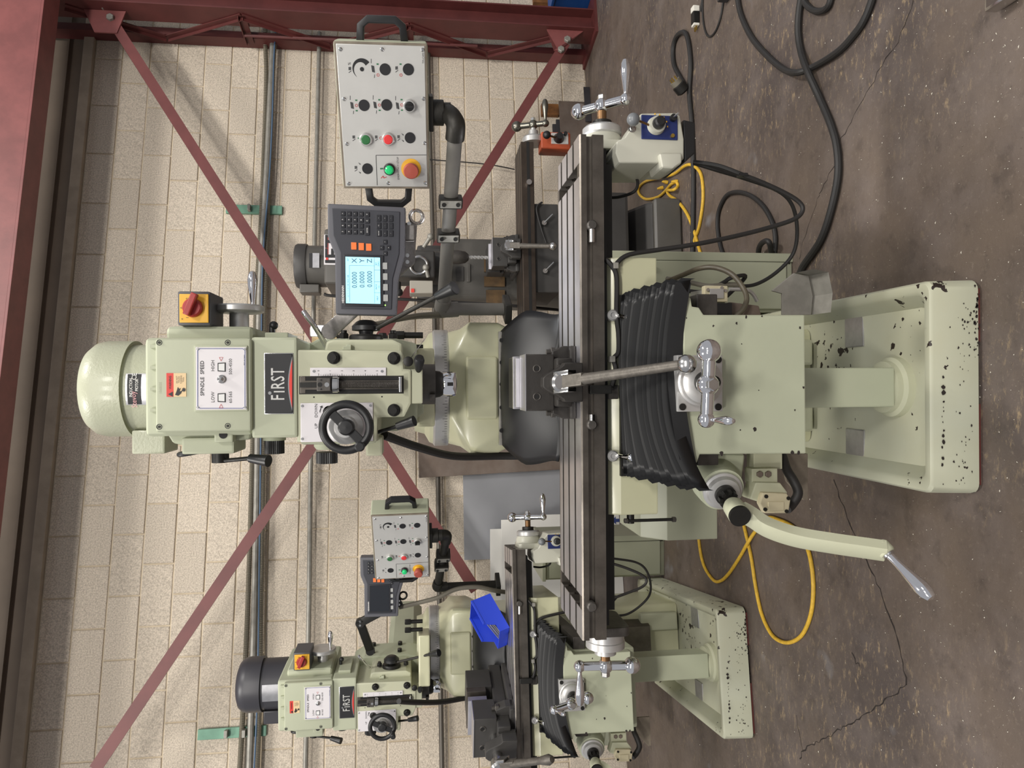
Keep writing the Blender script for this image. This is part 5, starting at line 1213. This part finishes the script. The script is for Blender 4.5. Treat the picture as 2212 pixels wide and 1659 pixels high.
def make_dro(label, loc, rz, on, arm):
    T = thing('readout_display', label, 'digital readout', loc, rz, 'digital readouts')
    S = 1 / 790.0
    d = lambda x, y: ((562 - y) * S, (795 - x) * S)
    out = [(727, 676), (853, 678), (858, 600), (872, 552), (874, 450), (713, 446), (713, 515), (727, 552)]
    def pl(px, y0, y1): return MB().prism([d(*p) for p in px], 'y', y0, y1)
    sh = pl(out, 0.0, 0.055).build('display_shell', DROG, T, 0.006, 3)
    inn = [(738, 664), (843, 665), (846, 600), (860, 548), (862, 460), (722, 456), (724, 512), (738, 548)]
    fc = pl(inn, -0.003, 0.002).build('keypad_face', DROF, sh, 0.002)
    pl([(745, 658), (828, 660), (828, 552), (745, 551)], -0.006, 0.0).build('screen_bezel', DROK, sh, 0.002)
    scn = pl([(749, 652.5), (820, 653.5), (820, 557), (749, 556)], -0.0068, -0.002).build('screen', SCREEN if on else SCREENOFF, sh)
    Yt = -0.0072
    def tx(s, x, y, size, m, par, Y=Yt, sx=1.0, align='CENTER', bold=0.0):
        a, c = d(x, y); return text(s, size, m, par, (a, Y, c), sx=sx, align=align, bold=bold)
    SI = mat('lcd_ink', '2c4a6c', 0.5)
    if on:
        for i, l in enumerate('XYZ'):
            tx('0.0000', 767.5 + 15.6 * i, 604 - i, 0.0185, SI, scn, sx=0.85); tx(l, 767.5 + 15.6 * i, 564, 0.0185, SI, scn)
        tx('1:0  T:1  F: 0.0  0:00  INCH  ABS', 754, 617, 0.0052, SI, scn, sx=0.85); tx('SET', 754, 562, 0.0052, SI, scn)
        tx('HELP', 814, 642, 0.0055, SI, scn); tx('INCH', 812, 618, 0.0055, SI, scn); tx('mm', 817, 618, 0.0045, SI, scn); tx('SET', 812, 570, 0.0055, SI, scn); tx('ZERO', 817, 570, 0.005, SI, scn)
        def ln(x0, y0, x1, y1):
            a = d(x0, y0); c = d(x1, y1); w = 0.0003
            MB().box(min(a[0], c[0]) - w, max(a[0], c[0]) + w, Yt, Yt + 0.0005, min(a[1], c[1]) - w, max(a[1], c[1]) + w).build('screen_line', SI, scn)
        ln(757, 574, 757, 650); ln(757, 574, 808, 574); ln(808, 556, 808, 652)
        for y in (583, 607, 630): ln(808, y, 820, y)
    tx('HEIDENHAIN', 743, 634, 0.0078, INKW, fc, -0.0034, 1.0, 'CENTER', 0.02)
    def key(x0, y0, x1, y1, m, lab=None, sz=0.0055, name='key'):
        k = pl([(x0, y1), (x1, y1), (x1, y0), (x0, y0)], -0.006, -0.002).build(name, m, T, 0.0008)
        if lab: tx(lab, (x0 + x1) / 2, (y0 + y1) / 2, sz, INKW, k, -0.0064)
        return k
    rows = (('7', '8', '9', '+'), ('4', '5', '6', '-'), ('1', '2', '3', '*'), ('0', '.', '\u03c0', '/'))
    for i, r in enumerate(rows):
        for j, l in enumerate(r):
            x0 = 739.5 + 12.5 * i; y1 = 509 - 12.4 * j; key(x0, y1 - 9.4, x0 + 9.6, y1, DROK, l)
    key(789.5, 490, 799, 511, DROK, 'ENTER', 0.0045); key(789.5, 475.5, 799, 486, DROK, 'C'); key(789.5, 462.5, 799, 473, DROK, 'V')
    for i in range(3):
        for j, l in enumerate((('INC/ABS', '1/2', '='), ('L', '-', 'o'), ('/', '...', '::'))[i]):
            x0 = 813 + 12.5 * i; y1 = 512.5 - 15.6 * j; key(x0, y1 - 13, x0 + 9.6, y1, DROK, l, 0.0032)
    for x, y, l in ((826, 524, '>'), (819, 536, '^'), (833, 536, 'v'), (826, 548, '<')): key(x, y - 4.5, x + 9, y + 4.5, DROK, l, 0.0045)
    for i in range(3): key(761 + 15.3 * i, 526 + i, 772 + 15.3 * i, 541 + i, ORANGE, None, name='soft_key')
    for i in range(4): key(824.5 + 0.3 * i, 567 + 22.3 * i, 835 + 0.3 * i, 581 + 22.3 * i, DROL, None, name='grey_key')
    a, c = d(830, 656); MB().cyl((a, -0.003, c), (a, -0.005, c), 0.0018, n=12).build('power_led', mat('green_led', '9ae06a', 0.3, emit=('9ae06a', 2.0)) if on else DROK, T)
    # articulated arm, world coordinates
    Minv = (Matrix.Translation(Vector(loc)) @ Matrix.Rotation(rz, 4, 'Z')).inverted()
    A = [Minv @ Vector(p) for p in arm]; am = ARMG if on else BLACKM
    a_, c_ = d(868, 500)
    MB().box(-0.02 + a_, 0.02 + a_, 0.02, 0.06, c_ - 0.03, c_ + 0.02).build('tilt_bracket', am, T, 0.003)
    for k in range(len(A) - 1):
        dd = A[k + 1] - A[k]; n = Vector((dd.z, 0, -dd.x)).normalized()
        l = MB().obox((A[k] + A[k + 1]) / 2, dd / 2 + dd.normalized() * 0.012, n * 0.021, (0, 0.012, 0)).build('arm_link', am, T, 0.006)
        MB().cyl(A[k] + Vector((0, -0.014, 0)), A[k] + Vector((0, 0.014, 0)), 0.022).build('arm_joint', am, l)
        for s in (-0.009, 0.009): MB().cyl(A[k + 1] + Vector((s, -0.012, 0)), A[k + 1] + Vector((s, -0.015, 0)), 0.0055, n=16).build('joint_pin', STEEL, l)
    e = A[-1]
    MB().torus(e + Vector((0.03, 0.0, -0.02)), (0, 1, 0.2), 0.018, 0.005, 28, 10).build('clamp_ring', STEEL if on else BLACKM, T)
    return T

def make_vise(label, loc, rz, k, m_body, m_jaw, hend, v=0):
    """origin on the table under the screw line; the handle end faces -Y"""
    T = thing('machine_vise', label, 'vise', loc, rz, 'machine vises')
    def bx(x0, x1, y0, y1, z0, z1): return MB().box(x0 * k, x1 * k, y0 * k, y1 * k, z0 * k, z1 * k)
    bx(-0.098, 0.098, -0.06, 0.20, 0.0, 0.018).build('swivel_base', m_body, T, 0.006)
    bx(-0.064, 0.064, -0.10, 0.24, 0.018, 0.062).build('vise_body', m_body, T, 0.006)
    bd = [o for o in T.children if o.name.startswith('vise_body')][-1]
    for s in (-1, 1):
        b = MB(); b.prism([(s * 0.064 * k, 0.0), (s * 0.098 * k, 0.0), (s * 0.098 * k, 0.03 * k), (s * 0.085 * k, 0.062 * k), (s * 0.064 * k, 0.062 * k)], 'y', -0.045 * k, -0.008 * k); b.build('clamp_lug', m_body, bd, 0.003)
        c = MB(); c.cyl((s * 0.082 * k, -0.028 * k, 0.03 * k), (s * 0.082 * k, -0.028 * k, 0.075 * k), 0.008 * k); hexbolt(c, (s * 0.082 * k, -0.028 * k, 0.052 * k), (0, 0, 1), 0.014 * k, 0.012 * k); c.build('clamp_bolt', IRON, bd)
    bx(-0.074, 0.074, 0.10, 0.20, 0.062, 0.150).build('fixed_jaw', m_body, T, 0.004)
    bx(-0.074, 0.074, 0.075, 0.10, 0.085, 0.152).build('jaw_plate', m_jaw, T, 0.001)
    for i in range(4): bx(-0.068, 0.068, 0.052 - 0.006 * i, 0.0575 - 0.006 * i, 0.085, 0.150).build('parallel', GROUND, T, 0.0005)
    mj = bx(-0.075, 0.075, -0.07, 0.030, 0.062, 0.138).build('moving_jaw', m_body, T, 0.003)
    bx(-0.075, 0.075, -0.072, 0.031, 0.1375, 0.1395).build('jaw_top', GROUND, mj)
    for s in (-1, 1):
        c = (s * 0.037 * k, -0.070 * k, 0.108 * k); MB().torus(c, (0, 1, 0), 0.009 * k, 0.002 * k, 24, 8).build('screw_recess', IRON, mj)
        MB().cyl((c[0], c[1] + 0.002, c[2]), (c[0], c[1] - 0.001, c[2]), 0.006 * k, n=6).build('jaw_screw', DARKIN, mj)
    # screw bracket with the bell-shaped yoke
    pts = []
    for j in range(17):
        t = j / 16 * 2 - 1; zz = 0.050 + 0.056 * (1 if abs(t) < 0.18 else max(0.0, 0.5 + 0.5 * math.cos((abs(t) - 0.18) / 0.82 * math.pi)))
        pts.append((t * 0.050 * k, zz * k))
    pts = [(0.050 * k, 0.002 * k)] + pts[::-1] + [(-0.050 * k, 0.002 * k)]
    MB().prism(pts, 'y', -0.150 * k, -0.110 * k).build('screw_yoke', m_body, T, 0.003)
    bx(-0.046, 0.046, -0.112, -0.09, 0.002, 0.06).build('yoke_neck', m_body, T, 0.002)
    sc0 = Vector((0, -0.152 * k, 0.068 * k))
    MB().cyl(sc0 + Vector((0, 0.09 * k, 0)), sc0 + Vector((0, -0.03 * k, 0)), 0.016 * k).build('vise_screw', STEEL, T)
    hp = sc0 + Vector((0, -0.045 * k, 0))
    he = (Matrix.Translation(Vector(loc)) @ Matrix.Rotation(rz, 4, 'Z')).inverted() @ Vector(hend)
    d = (he - hp).normalized(); HL = (he - hp).length; sd = Vector((1, 0, 0)); nn = d.cross(sd).normalized()
    hd = MB().lathe([(0.020 * k, -0.02 * k), (0.026 * k, -0.012 * k), (0.026 * k, 0.012 * k), (0.020 * k, 0.02 * k)], hp, (0, 1, 0), 32).build('handle_hub', STEEL, T)
    for s in (-1, 1): MB().obox(hp + d * 0.012 * k + sd * 0.021 * k * s, d * 0.026 * k, sd * 0.006 * k, nn * 0.015 * k).build('clevis_lug', STEEL, hd, 0.003 * k)
    MB().obox(hp + d * 0.045 * k, d * 0.034 * k, sd * 0.0155 * k, nn * 0.013 * k).build('handle_socket', WORNH, hd, 0.004 * k)
    MB().tube([hp + d * 0.07 * k, hp + d * HL * 0.5, he], 0.012 * k, 16, 6, rad=lambda t: (0.0140 - 0.0035 * t) * k).build('handle_shaft', WORNH, hd)
    if v == 0: MB().ball(he, 0.0205 * k, 24).build('handle_ball', STEEL, hd)
    else: MB().lathe([(0.010 * k, -0.03 * k), (0.013 * k, -0.01 * k), (0.016 * k, 0.015 * k), (0.010 * k, 0.03 * k), (0, 0.031 * k)], he, d, 20).build('handle_grip', WORNH, hd)
    return T

def make_cabinet(label, loc, rz, w, dp, h):
    T = thing('electrical_cabinet', label, 'cabinet', loc, rz, 'electrical cabinets')
    MB().box(0, w, 0, dp, 0.0, h).build('cabinet_body', PAINT_C, T, 0.004)
    dr = MB().box(0.012, w - 0.03, -0.016, 0.0, 0.03, h - 0.02).build('door', PAINT_C, T, 0.004)
    MB().box(w - 0.028, w + 0.006, -0.010, dp, 0.0, h + 0.008).build('side_flange', PAINT_C, T, 0.003)
    MB().box(w - 0.034, w - 0.028, -0.005, 0.002, 0.01, h - 0.01).build('door_gap', DARKIN, T)
    MB().cyl((w - 0.06, -0.014, h * 0.72), (w - 0.06, -0.024, h * 0.72), 0.011).build('lock', STEEL, dr)
    MB().box(-0.004, w + 0.008, -0.02, dp + 0.004, h + 0.002, h + 0.022).build('lid', PAINT_C, T, 0.003)
    MB().cyl((w * 0.7, 0.05, h + 0.02), (w * 0.7, 0.05, h + 0.032), 0.008).build('lid_screw', STEEL, T)
    return T

# ------------------------------------------------------------------ near mill and its equipment
make_mill('near sage green knee mill with grey-green motor at the centre', (MO.x, MO.y, 0), 0.0, {})
make_cabinet('pale green electrical cabinet on the floor behind the near mill', (0.272, 2.74, 0.0), 0.0, 0.225, 0.34, 0.80)
pL = P(830, 403, 2.06); pR = P(828, 97, 1.90)
pc = (pL + pR) / 2; prz = math.atan2(pR.y - pL.y, pR.x - pL.x); plen = (pR - pL).length
make_pendant('large control pendant right of the near mill, on a grey pipe arm', pc, prz, (0, RAD(-1.2)),
             [P(985, 262, 1.98), P(957, 668, 2.42), P(1095, 668, 2.47)], PIPE, plen, plen * 0.625)
dc = P(795, 562, 2.0)
make_dro('switched-on digital readout with a bright blue screen beside the near mill', dc, RAD(-3), True,
         [P(712, 716, 2.14), P(880, 560, 2.08), P(884, 492, 2.06)])
make_vise('grey steel machine vise on the near mill table, handle hanging down', P(1236, 826, 1.96) * 1.0 - Vector((0, 0, P(1236, 826, 1.96).z - 1.0468)), 0, 0.98, VISE, GROUND, P(1484, 786, 1.47))
# LED work lamp behind the head
lp_ = P(690, 716, 2.20)
T = thing('work_lamp', 'small white glowing LED work lamp tucked behind the near mill head', 'lamp', (lp_.x, lp_.y, lp_.z))
MB().box(-0.016, 0.012, -0.012, 0.03, -0.028, 0.026).build('lamp_housing', ZINC, T, 0.003)
MB().box(-0.014, 0.016, -0.016, -0.012, -0.024, 0.022).build('led_panel', LAMPW, T, 0.002)
MB().box(-0.034, -0.017, -0.014, -0.010, -0.050, 0.020).build('caution_label', TAN, T)
l = bpy.data.lights.new('work_lamp_light', 'SPOT'); l.energy = 75; l.spot_size = RAD(60); l.spot_blend = 0.9; l.color = (0.95, 0.97, 1.0); l.shadow_soft_size = 0.03
lo = bpy.data.objects.new('work_lamp_light', l); COL.objects.link(lo); lo.location = (0.03, -0.03, -0.02); lo.parent = T
lo.rotation_euler = (Vector((0.36, 1.99, 1.05)) - lp_).to_track_quat('-Z', 'Y').to_euler()
# cable bundle from the readout down to the column
pts = [(808, 700, 2.2), (850, 690, 2.25), (900, 680, 2.35), (960, 678, 2.42), (1000, 672, 2.45), (1060, 668, 2.5), (1100, 672, 2.5)]
for i in range(3):
    o = MB().tube([P(x, y + 5 * (i - 1) * (0.4 + 0.6 * math.sin(x * 0.02 + i)), Y) + Vector((0, 0.008 * i, 0)) for x, y, Y in pts], 0.0055, 8).build('signal_cable', GREYC)
    tag(o, ['upper grey signal cable bundled behind the near mill turret', 'middle grey signal cable bundled behind the near mill turret', 'lower grey signal cable bundled behind the near mill turret'][i], 'cable', 'signal cable bundle')

# ------------------------------------------------------------------ far left mill and its equipment
LO = Vector((-1.315, 3.439, 0))
make_mill('far left sage green knee mill with black motor, partly cut by the frame', LO, RAD(8.0), {'head': (-0.175, 0.40, RAD(-9)), 'tx': -0.09, 'motor': MOTORB, 'wheel': -65, 'cr': 20, 'cl': 180, 'cc': -72, 'far': 1})
make_cabinet('pale green electrical cabinet on the floor behind the far left mill', (-1.15, 4.28, 0.0), 0.0, 0.24, 0.34, 0.72)
cL = P(866, 1245, 3.55); cR = P(868, 1117, 3.37); l_ = 0.385
pc2 = (cL + cR) / 2
make_pendant('smaller-looking control pendant on a black pipe arm above the far left mill', pc2, RAD(-31), (0, RAD(-1.0)),
             [P(965, 1155, 3.52), P(945, 1268, 3.75), P(1075, 1262, 3.85)], GUNM, 0.385, 0.245)
make_dro('switched-off digital readout with a dark screen by the far left mill', P(826, 1268, 3.62), RAD(-2), False,
         [P(800, 1405, 3.80), P(778, 1345, 3.70), P(862, 1300, 3.67)])
vl = P(1105, 1560, 3.30); make_vise('long black machine vise on the far left mill table with grey handle', (vl.x, vl.y, 1.0468), RAD(-14), 1.30, JETD, IRON2, P(1178, 1642, 2.85), 1)
o = MB().tube([P(862, 1312, 3.68), P(900, 1303, 3.68), P(945, 1291, 3.68), P(985, 1273, 3.7), P(1030, 1268, 3.72), P(1070, 1276, 3.75), P(1100, 1280, 3.8)], 0.011, 8).build('signal_cable', GREYC)
tag(o, 'grey cable bundle looping over the column of the far left mill', 'cable')
# blue bin of drill bits
q0 = P(1078, 1337, 3.48); T = thing('parts_bin', 'blue open-front parts bin full of drill bits on the far mill', 'bin', (q0.x, q0.y, 1.085), RAD(-40)); T.rotation_euler = (RAD(22), 0, RAD(-40))
w, dd, h = 0.072, 0.10, 0.10; th = 0.003
fl_ = MB().box(-w, w, -dd / 1, dd, 0, th).build('bin_floor', BLUEBIN, T)
MB().box(-w, w, dd - th, dd, 0, h).build('back_wall', BLUEBIN, T)
for s in (-1, 1):
    b = MB(); b.prism([(-dd, 0), (dd, 0), (dd, h), (-dd * 0.35, h), (-dd * 0.6, h * 0.5), (-dd, h * 0.5)], 'x', s * w - th / 2, s * w + th / 2); sw = b.build('side_wall', BLUEBIN, T)
    MB().box(s * w - 0.004, s * w + 0.004, -dd * 0.35, dd, h - 0.006, h + 0.002).build('side_rim', BLUEBIN, sw)
MB().box(-w, w, -dd, -dd + th, 0, h * 0.5).build('front_wall', BLUEBIN, T)
rr_ = random.Random(3)
for i in range(16):
    x = -0.052 + 0.0069 * i; a = Vector((x, -0.085 + rr_.uniform(0, 0.02), 0.012 + 0.010 * (i % 3))); e = a + Vector((rr_.uniform(-0.005, 0.005), 0.12, 0.02))
    mb2 = Matrix.Translation(T.location) @ T.rotation_euler.to_matrix().to_4x4()
    o = MB().tube([mb2 @ a, mb2 @ e], 0.0033, 8, 0).build('drill_bit', STEEL)
    tag(o, 'slim steel drill bit lying in the blue parts bin', 'drill bit', 'drill bits in the blue bin')

# ------------------------------------------------------------------ dark grey mill by the wall
JO = Vector((0.82, 4.45, 0))
T = thing('milling_machine', 'dark grey knee mill against the wall behind the pendant', 'milling machine', JO, RAD(4))
def j(x, y, Y): 
    p = P(x, y, Y) - JO; return p
def jbox(x0, y0, x1, y1, Y, Yb):
    xm, ym = (x0 + x1) / 2, (y0 + y1) / 2
    return MB().box(j(xm, y1, Y).x, j(xm, y0, Y).x, Y - JO.y, Yb - JO.y, j(x1, ym, Y).z, j(x0, ym, Y).z)
jr = lambda Y: Y - JO.y
mx = j(690, 568, 4.55).x; my = jr(4.62)
zj = lambda x, Y=4.55: j(x, 560, Y).z
mb_ = MB().lathe([(0.125, zj(735)), (0.125, zj(655))], (mx, my, 0), (0, 0, 1), 40).build('motor', JETG, T)
MB().lathe([(0.133, zj(662)), (0.135, zj(658)), (0.135, zj(642)), (0.128, zj(637)), (0.0, zj(636))], (mx, my, 0), (0, 0, 1), 40).build('motor_cover', JETD, mb_)
jbox(648, 612, 690, 630, 4.55, 4.66).build('terminal_box', JETG, mb_, 0.006)
jbox(668, 546, 690, 578, 4.482, 4.49).build('rating_plate', STAIN, mb_)
jbox(668, 546, 675, 578, 4.480, 4.4825).build('plate_band', INK, mb_)
hd = jbox(700, 495, 790, 615, 4.40, 4.80).build('belt_housing', JETG, T, 0.02, 3)
sg = jbox(700, 508, 735, 574, 4.392, 4.402).build('name_sign', WHITEP, hd, 0.002)
jbox(704, 514, 709, 568, 4.389, 4.393).build('sign_stripe', REDL, sg)
text('JET', 0.115, INK, sg, j(720, 541, 4.389), sx=1.1, bold=0.02)
MB().lathe([(0.10, zj(960)), (0.11, zj(900)), (0.12, zj(790))], (mx, my, 0), (0, 0, 1), 32).build('quill_head', JETD, T)
qh = [o for o in T.children if o.name.startswith('quill_head')][-1]
jbox(790, 540, 940, 600, 4.42, 4.7).build('head_casting', JETD, qh, 0.02, 3)
a = j(905, 575, 4.40); MB().torus(a, (0.3, 1, 0), 0.05, 0.009, 28, 8).build('feed_wheel', STEEL, qh)
for (x0, y0, x1, y1) in ((930, 512, 915, 535), (920, 580, 925, 600)): 
    c = MB().cyl(j(x0, y0, 4.40), j(x1, y1, 4.42), 0.012).build('lever', ZINC, qh); MB().ball(j(x0, y0, 4.40), 0.02, 14).build('lever_ball', ZINC, c)
jbox(885, 608, 935, 636, 4.40, 4.52).build('feed_motor', mat('pale_grey_box', '9c978c', 0.5), T, 0.006)
fm = [o for o in T.children if o.name.startswith('feed_motor')][-1]
jbox(888, 626, 895, 634, 4.394, 4.40).build('label_square', REDL, fm)
c = MB().cyl(j(862, 612, 4.42), j(862, 632, 4.40), 0.012).build('side_lever', BLACKM, T); MB().ball(j(862, 634, 4.40), 0.024, 14).build('lever_ball', BLACKP, c)
# chuck and drill
cx_ = j(1000, 556, 4.45); ck = MB().lathe([(0.018, j(1012, 556, 4.45).z), (0.035, j(1005, 556, 4.45).z), (0.042, j(990, 556, 4.45).z), (0.042, j(975, 556, 4.45).z), (0.02, j(965, 556, 4.45).z)], (cx_.x, cx_.y, 0), (0, 0, 1), 24).build('drill_chuck', IRON, T)
dz0, dz1 = j(1056, 556, 4.45).z, j(1010, 556, 4.45).z
b = MB(); n = 40; vs = []
for k in range(n + 1):
    t = k / n; ang = t * 6 * math.pi
    for m in range(2):
        aa = ang + m * math.pi
        for w_ in (-0.55, 0.55): vs.append((cx_.x + 0.011 * math.cos(aa + w_), cx_.y + 0.011 * math.sin(aa + w_), dz0 + (dz1 - dz0) * t))
fs = []
for k in range(n):
    for m in range(2):
        o_ = 4 * k + 2 * m; fs.append((o_, o_ + 1, o_ + 5, o_ + 4))
    fs.append((4 * k, 4 * k + 3, 4 * k + 7, 4 * k + 4)); fs.append((4 * k + 1, 4 * k + 2, 4 * k + 6, 4 * k + 5))
b.add(vs, fs).build('twist_drill', BRUSH, ck)
# column, ram, turret
jbox(900, 520, 960, 640, 4.75, 5.1).build('turret', JETD, T, 0.03)
jcol = MB().prism(rr(j(1000, 640, 4.8).x, j(1000, 505, 4.8).x, jr(4.78), jr(5.25), 0.05), 'z', 0.05, j(960, 560, 4.8).z).build('column', JETG, T, 0.01)
jbox(985, 568, 1002, 600, 4.77, 4.79).build('cover_plate', JETD, jcol, 0.004)
jbox(1008, 562, 1016, 602, 4.765, 4.79).build('rib', JETG, jcol, 0.004)
# table and saddle
zt = j(1128, 430, 4.25).z; x0, x1 = -0.62, j(1120, 305, 4.25).x
jt = MB().box(x0, x1, jr(4.25), jr(4.52), zt - 0.075, zt).build('table', JTAB, T, 0.003)
for k in range(3): MB().box(x0, x1, jr(4.30 + 0.075 * k), jr(4.312 + 0.075 * k), zt - 0.004, zt + 0.0008).build('table_slot', DARKIN, jt)
MB().box(x0, x1, jr(4.249), jr(4.26), zt - 0.05, zt - 0.033).build('front_slot', DARKIN, jt)
p = j(1143, 399, 4.25); MB().cyl((p.x, p.y, p.z), (p.x, p.y - 0.03, p.z), 0.016).build('stop_dog', STEEL, jt)
js = MB().box(-0.30, j(1190, 445, 4.3).x, jr(4.28), jr(4.70), zt - 0.22, zt - 0.075).build('saddle', JETD, T, 0.006)
for x, y in ((1175, 487), (1176, 592)):
    p = j(x, y, 4.27); c = MB().cyl(p, p + Vector((0, -0.02, 0)), 0.014).build('table_lock', STEEL, js); MB().tube([p + Vector((0, -0.015, 0)), p + Vector((0.03, -0.02, -0.03)), p + Vector((0.05, -0.02, -0.05))], 0.006, 8).build('lock_arm', STEEL, js)
MB().tube([j(1172, 440, 4.26), j(1160, 455, 4.255), j(1170, 500, 4.25), j(1180, 530, 4.25)], 0.006, 8).build('sensor_cable', CABLE, js)
jk = MB().box(-0.24, 0.20, jr(3.95), jr(4.78), zt - 0.55, zt - 0.22).build('knee', JETD, T, 0.02)
MB().box(-0.30, 0.17, jr(3.93), jr(5.2), 0.0, 0.16).build('base', JETG, T, 0.03, 3)
MB().prism([(jr(3.95), 0.16), (jr(4.25), 0.30), (jr(4.80), 0.62), (jr(5.2), 0.62), (jr(5.2), 0.16)], 'x', -0.16, 0.16).build('base_pedestal', JETD, T, 0.02)
# orange power feed and crank
of = MB(); p0 = j(1172, 300, 4.32); p1 = j(1240, 262, 4.32)
of = jbox(1172, 282, 1236, 320, 4.30, 4.42).build('power_feed', ORANGEP, T, 0.012, 3)
pn = jbox(1194, 285, 1231, 309, 4.293, 4.302).build('feed_panel', SILVP, of, 0.002)
c = j(1210, 297, 4.29); MB().lathe([(0.032, 0), (0.026, 0.02), (0.02, 0.045), (0, 0.046)], c, (0, -1, 0), 20).build('speed_dial', BLACKP, of)
MB().cyl(j(1205, 296, 4.28), j(1188, 292, 4.24), 0.006).build('lever_rod', BRONZE, of); MB().ball(j(1184, 291, 4.23), 0.024, 16).build('lever_ball', BLACKP, of)
c = j(1224, 288, 4.29); MB().cyl(c, c + Vector((0, -0.02, 0)), 0.011).build('toggle', BLACKP, of)
c = j(1155, 300, 4.38)
MB().lathe([(0.07, -0.02), (0.07, 0.01), (0.062, 0.02), (0.03, 0.022), (0.028, 0.06), (0.016, 0.062), (0.016, 0.09)], c, (1, 0, 0), 32).build('graduated_dial', BRUSH, T)
ball_crank(T, c + Vector((0.10, 0, 0)), (1, 0, 0), (0, 0.35, 0.94), 0.085, 0.075, (1, 0, 0), 1.45, m=mat('dull_crank', '77756c', 0.3, 0.9))
make_vise('dark vise clamped on the grey mill table under the drill bit', (JO.x + j(1110, 545, 4.36).x, 4.46, zt + 0.001), RAD(4), 1.15, JETD, JETD, P(1195, 532, 4.0))
# chip boards behind the grey mill
DARKB = mat('grimy_chipboard', '6d5434', 0.7, noise=(14, 0.6, '33261a'))
for x0_, y0_, x1_, y1_ in ((1046, 545, 1066, 580), (1046, 590, 1090, 612), (1050, 620, 1090, 655)): jbox(x0_, y0_, x1_, y1_, 4.755, 4.775).build('splash_board', DARKB, jcol)
o = MB().tube([P(700, 635, 4.5), P(730, 640, 4.5), P(900, 648, 4.5), P(1100, 660, 4.5), P(1230, 672, 4.6)], 0.009, 8).build('power_cable', CABLE)
tag(o, 'black power cable running down from the grey mill motor', 'cable')

# small packet on the floor beside the grey mill, thin wire on the wall
pk = PZ(1466, 552, 0.0); T = thing('packet', 'small yellow and red packet on the floor behind the near cabinet', 'packet', (pk.x, pk.y, 0))
MB().box(-0.06, 0.055, -0.04, 0.04, 0.001, 0.05).build('packet_body', YELP, T, 0.012, 3)
MB().box(-0.03, 0.057, -0.042, 0.042, 0.03, 0.053).build('red_band', REDL, T, 0.006)
wall_run('wire', 'thin black wire sagging across the wall below the large pendant', 'wire', [(900, 338), (935, 345), (1000, 350), (1060, 356), (1112, 366)], 0.08, 0.005, CABLE, 8, None)
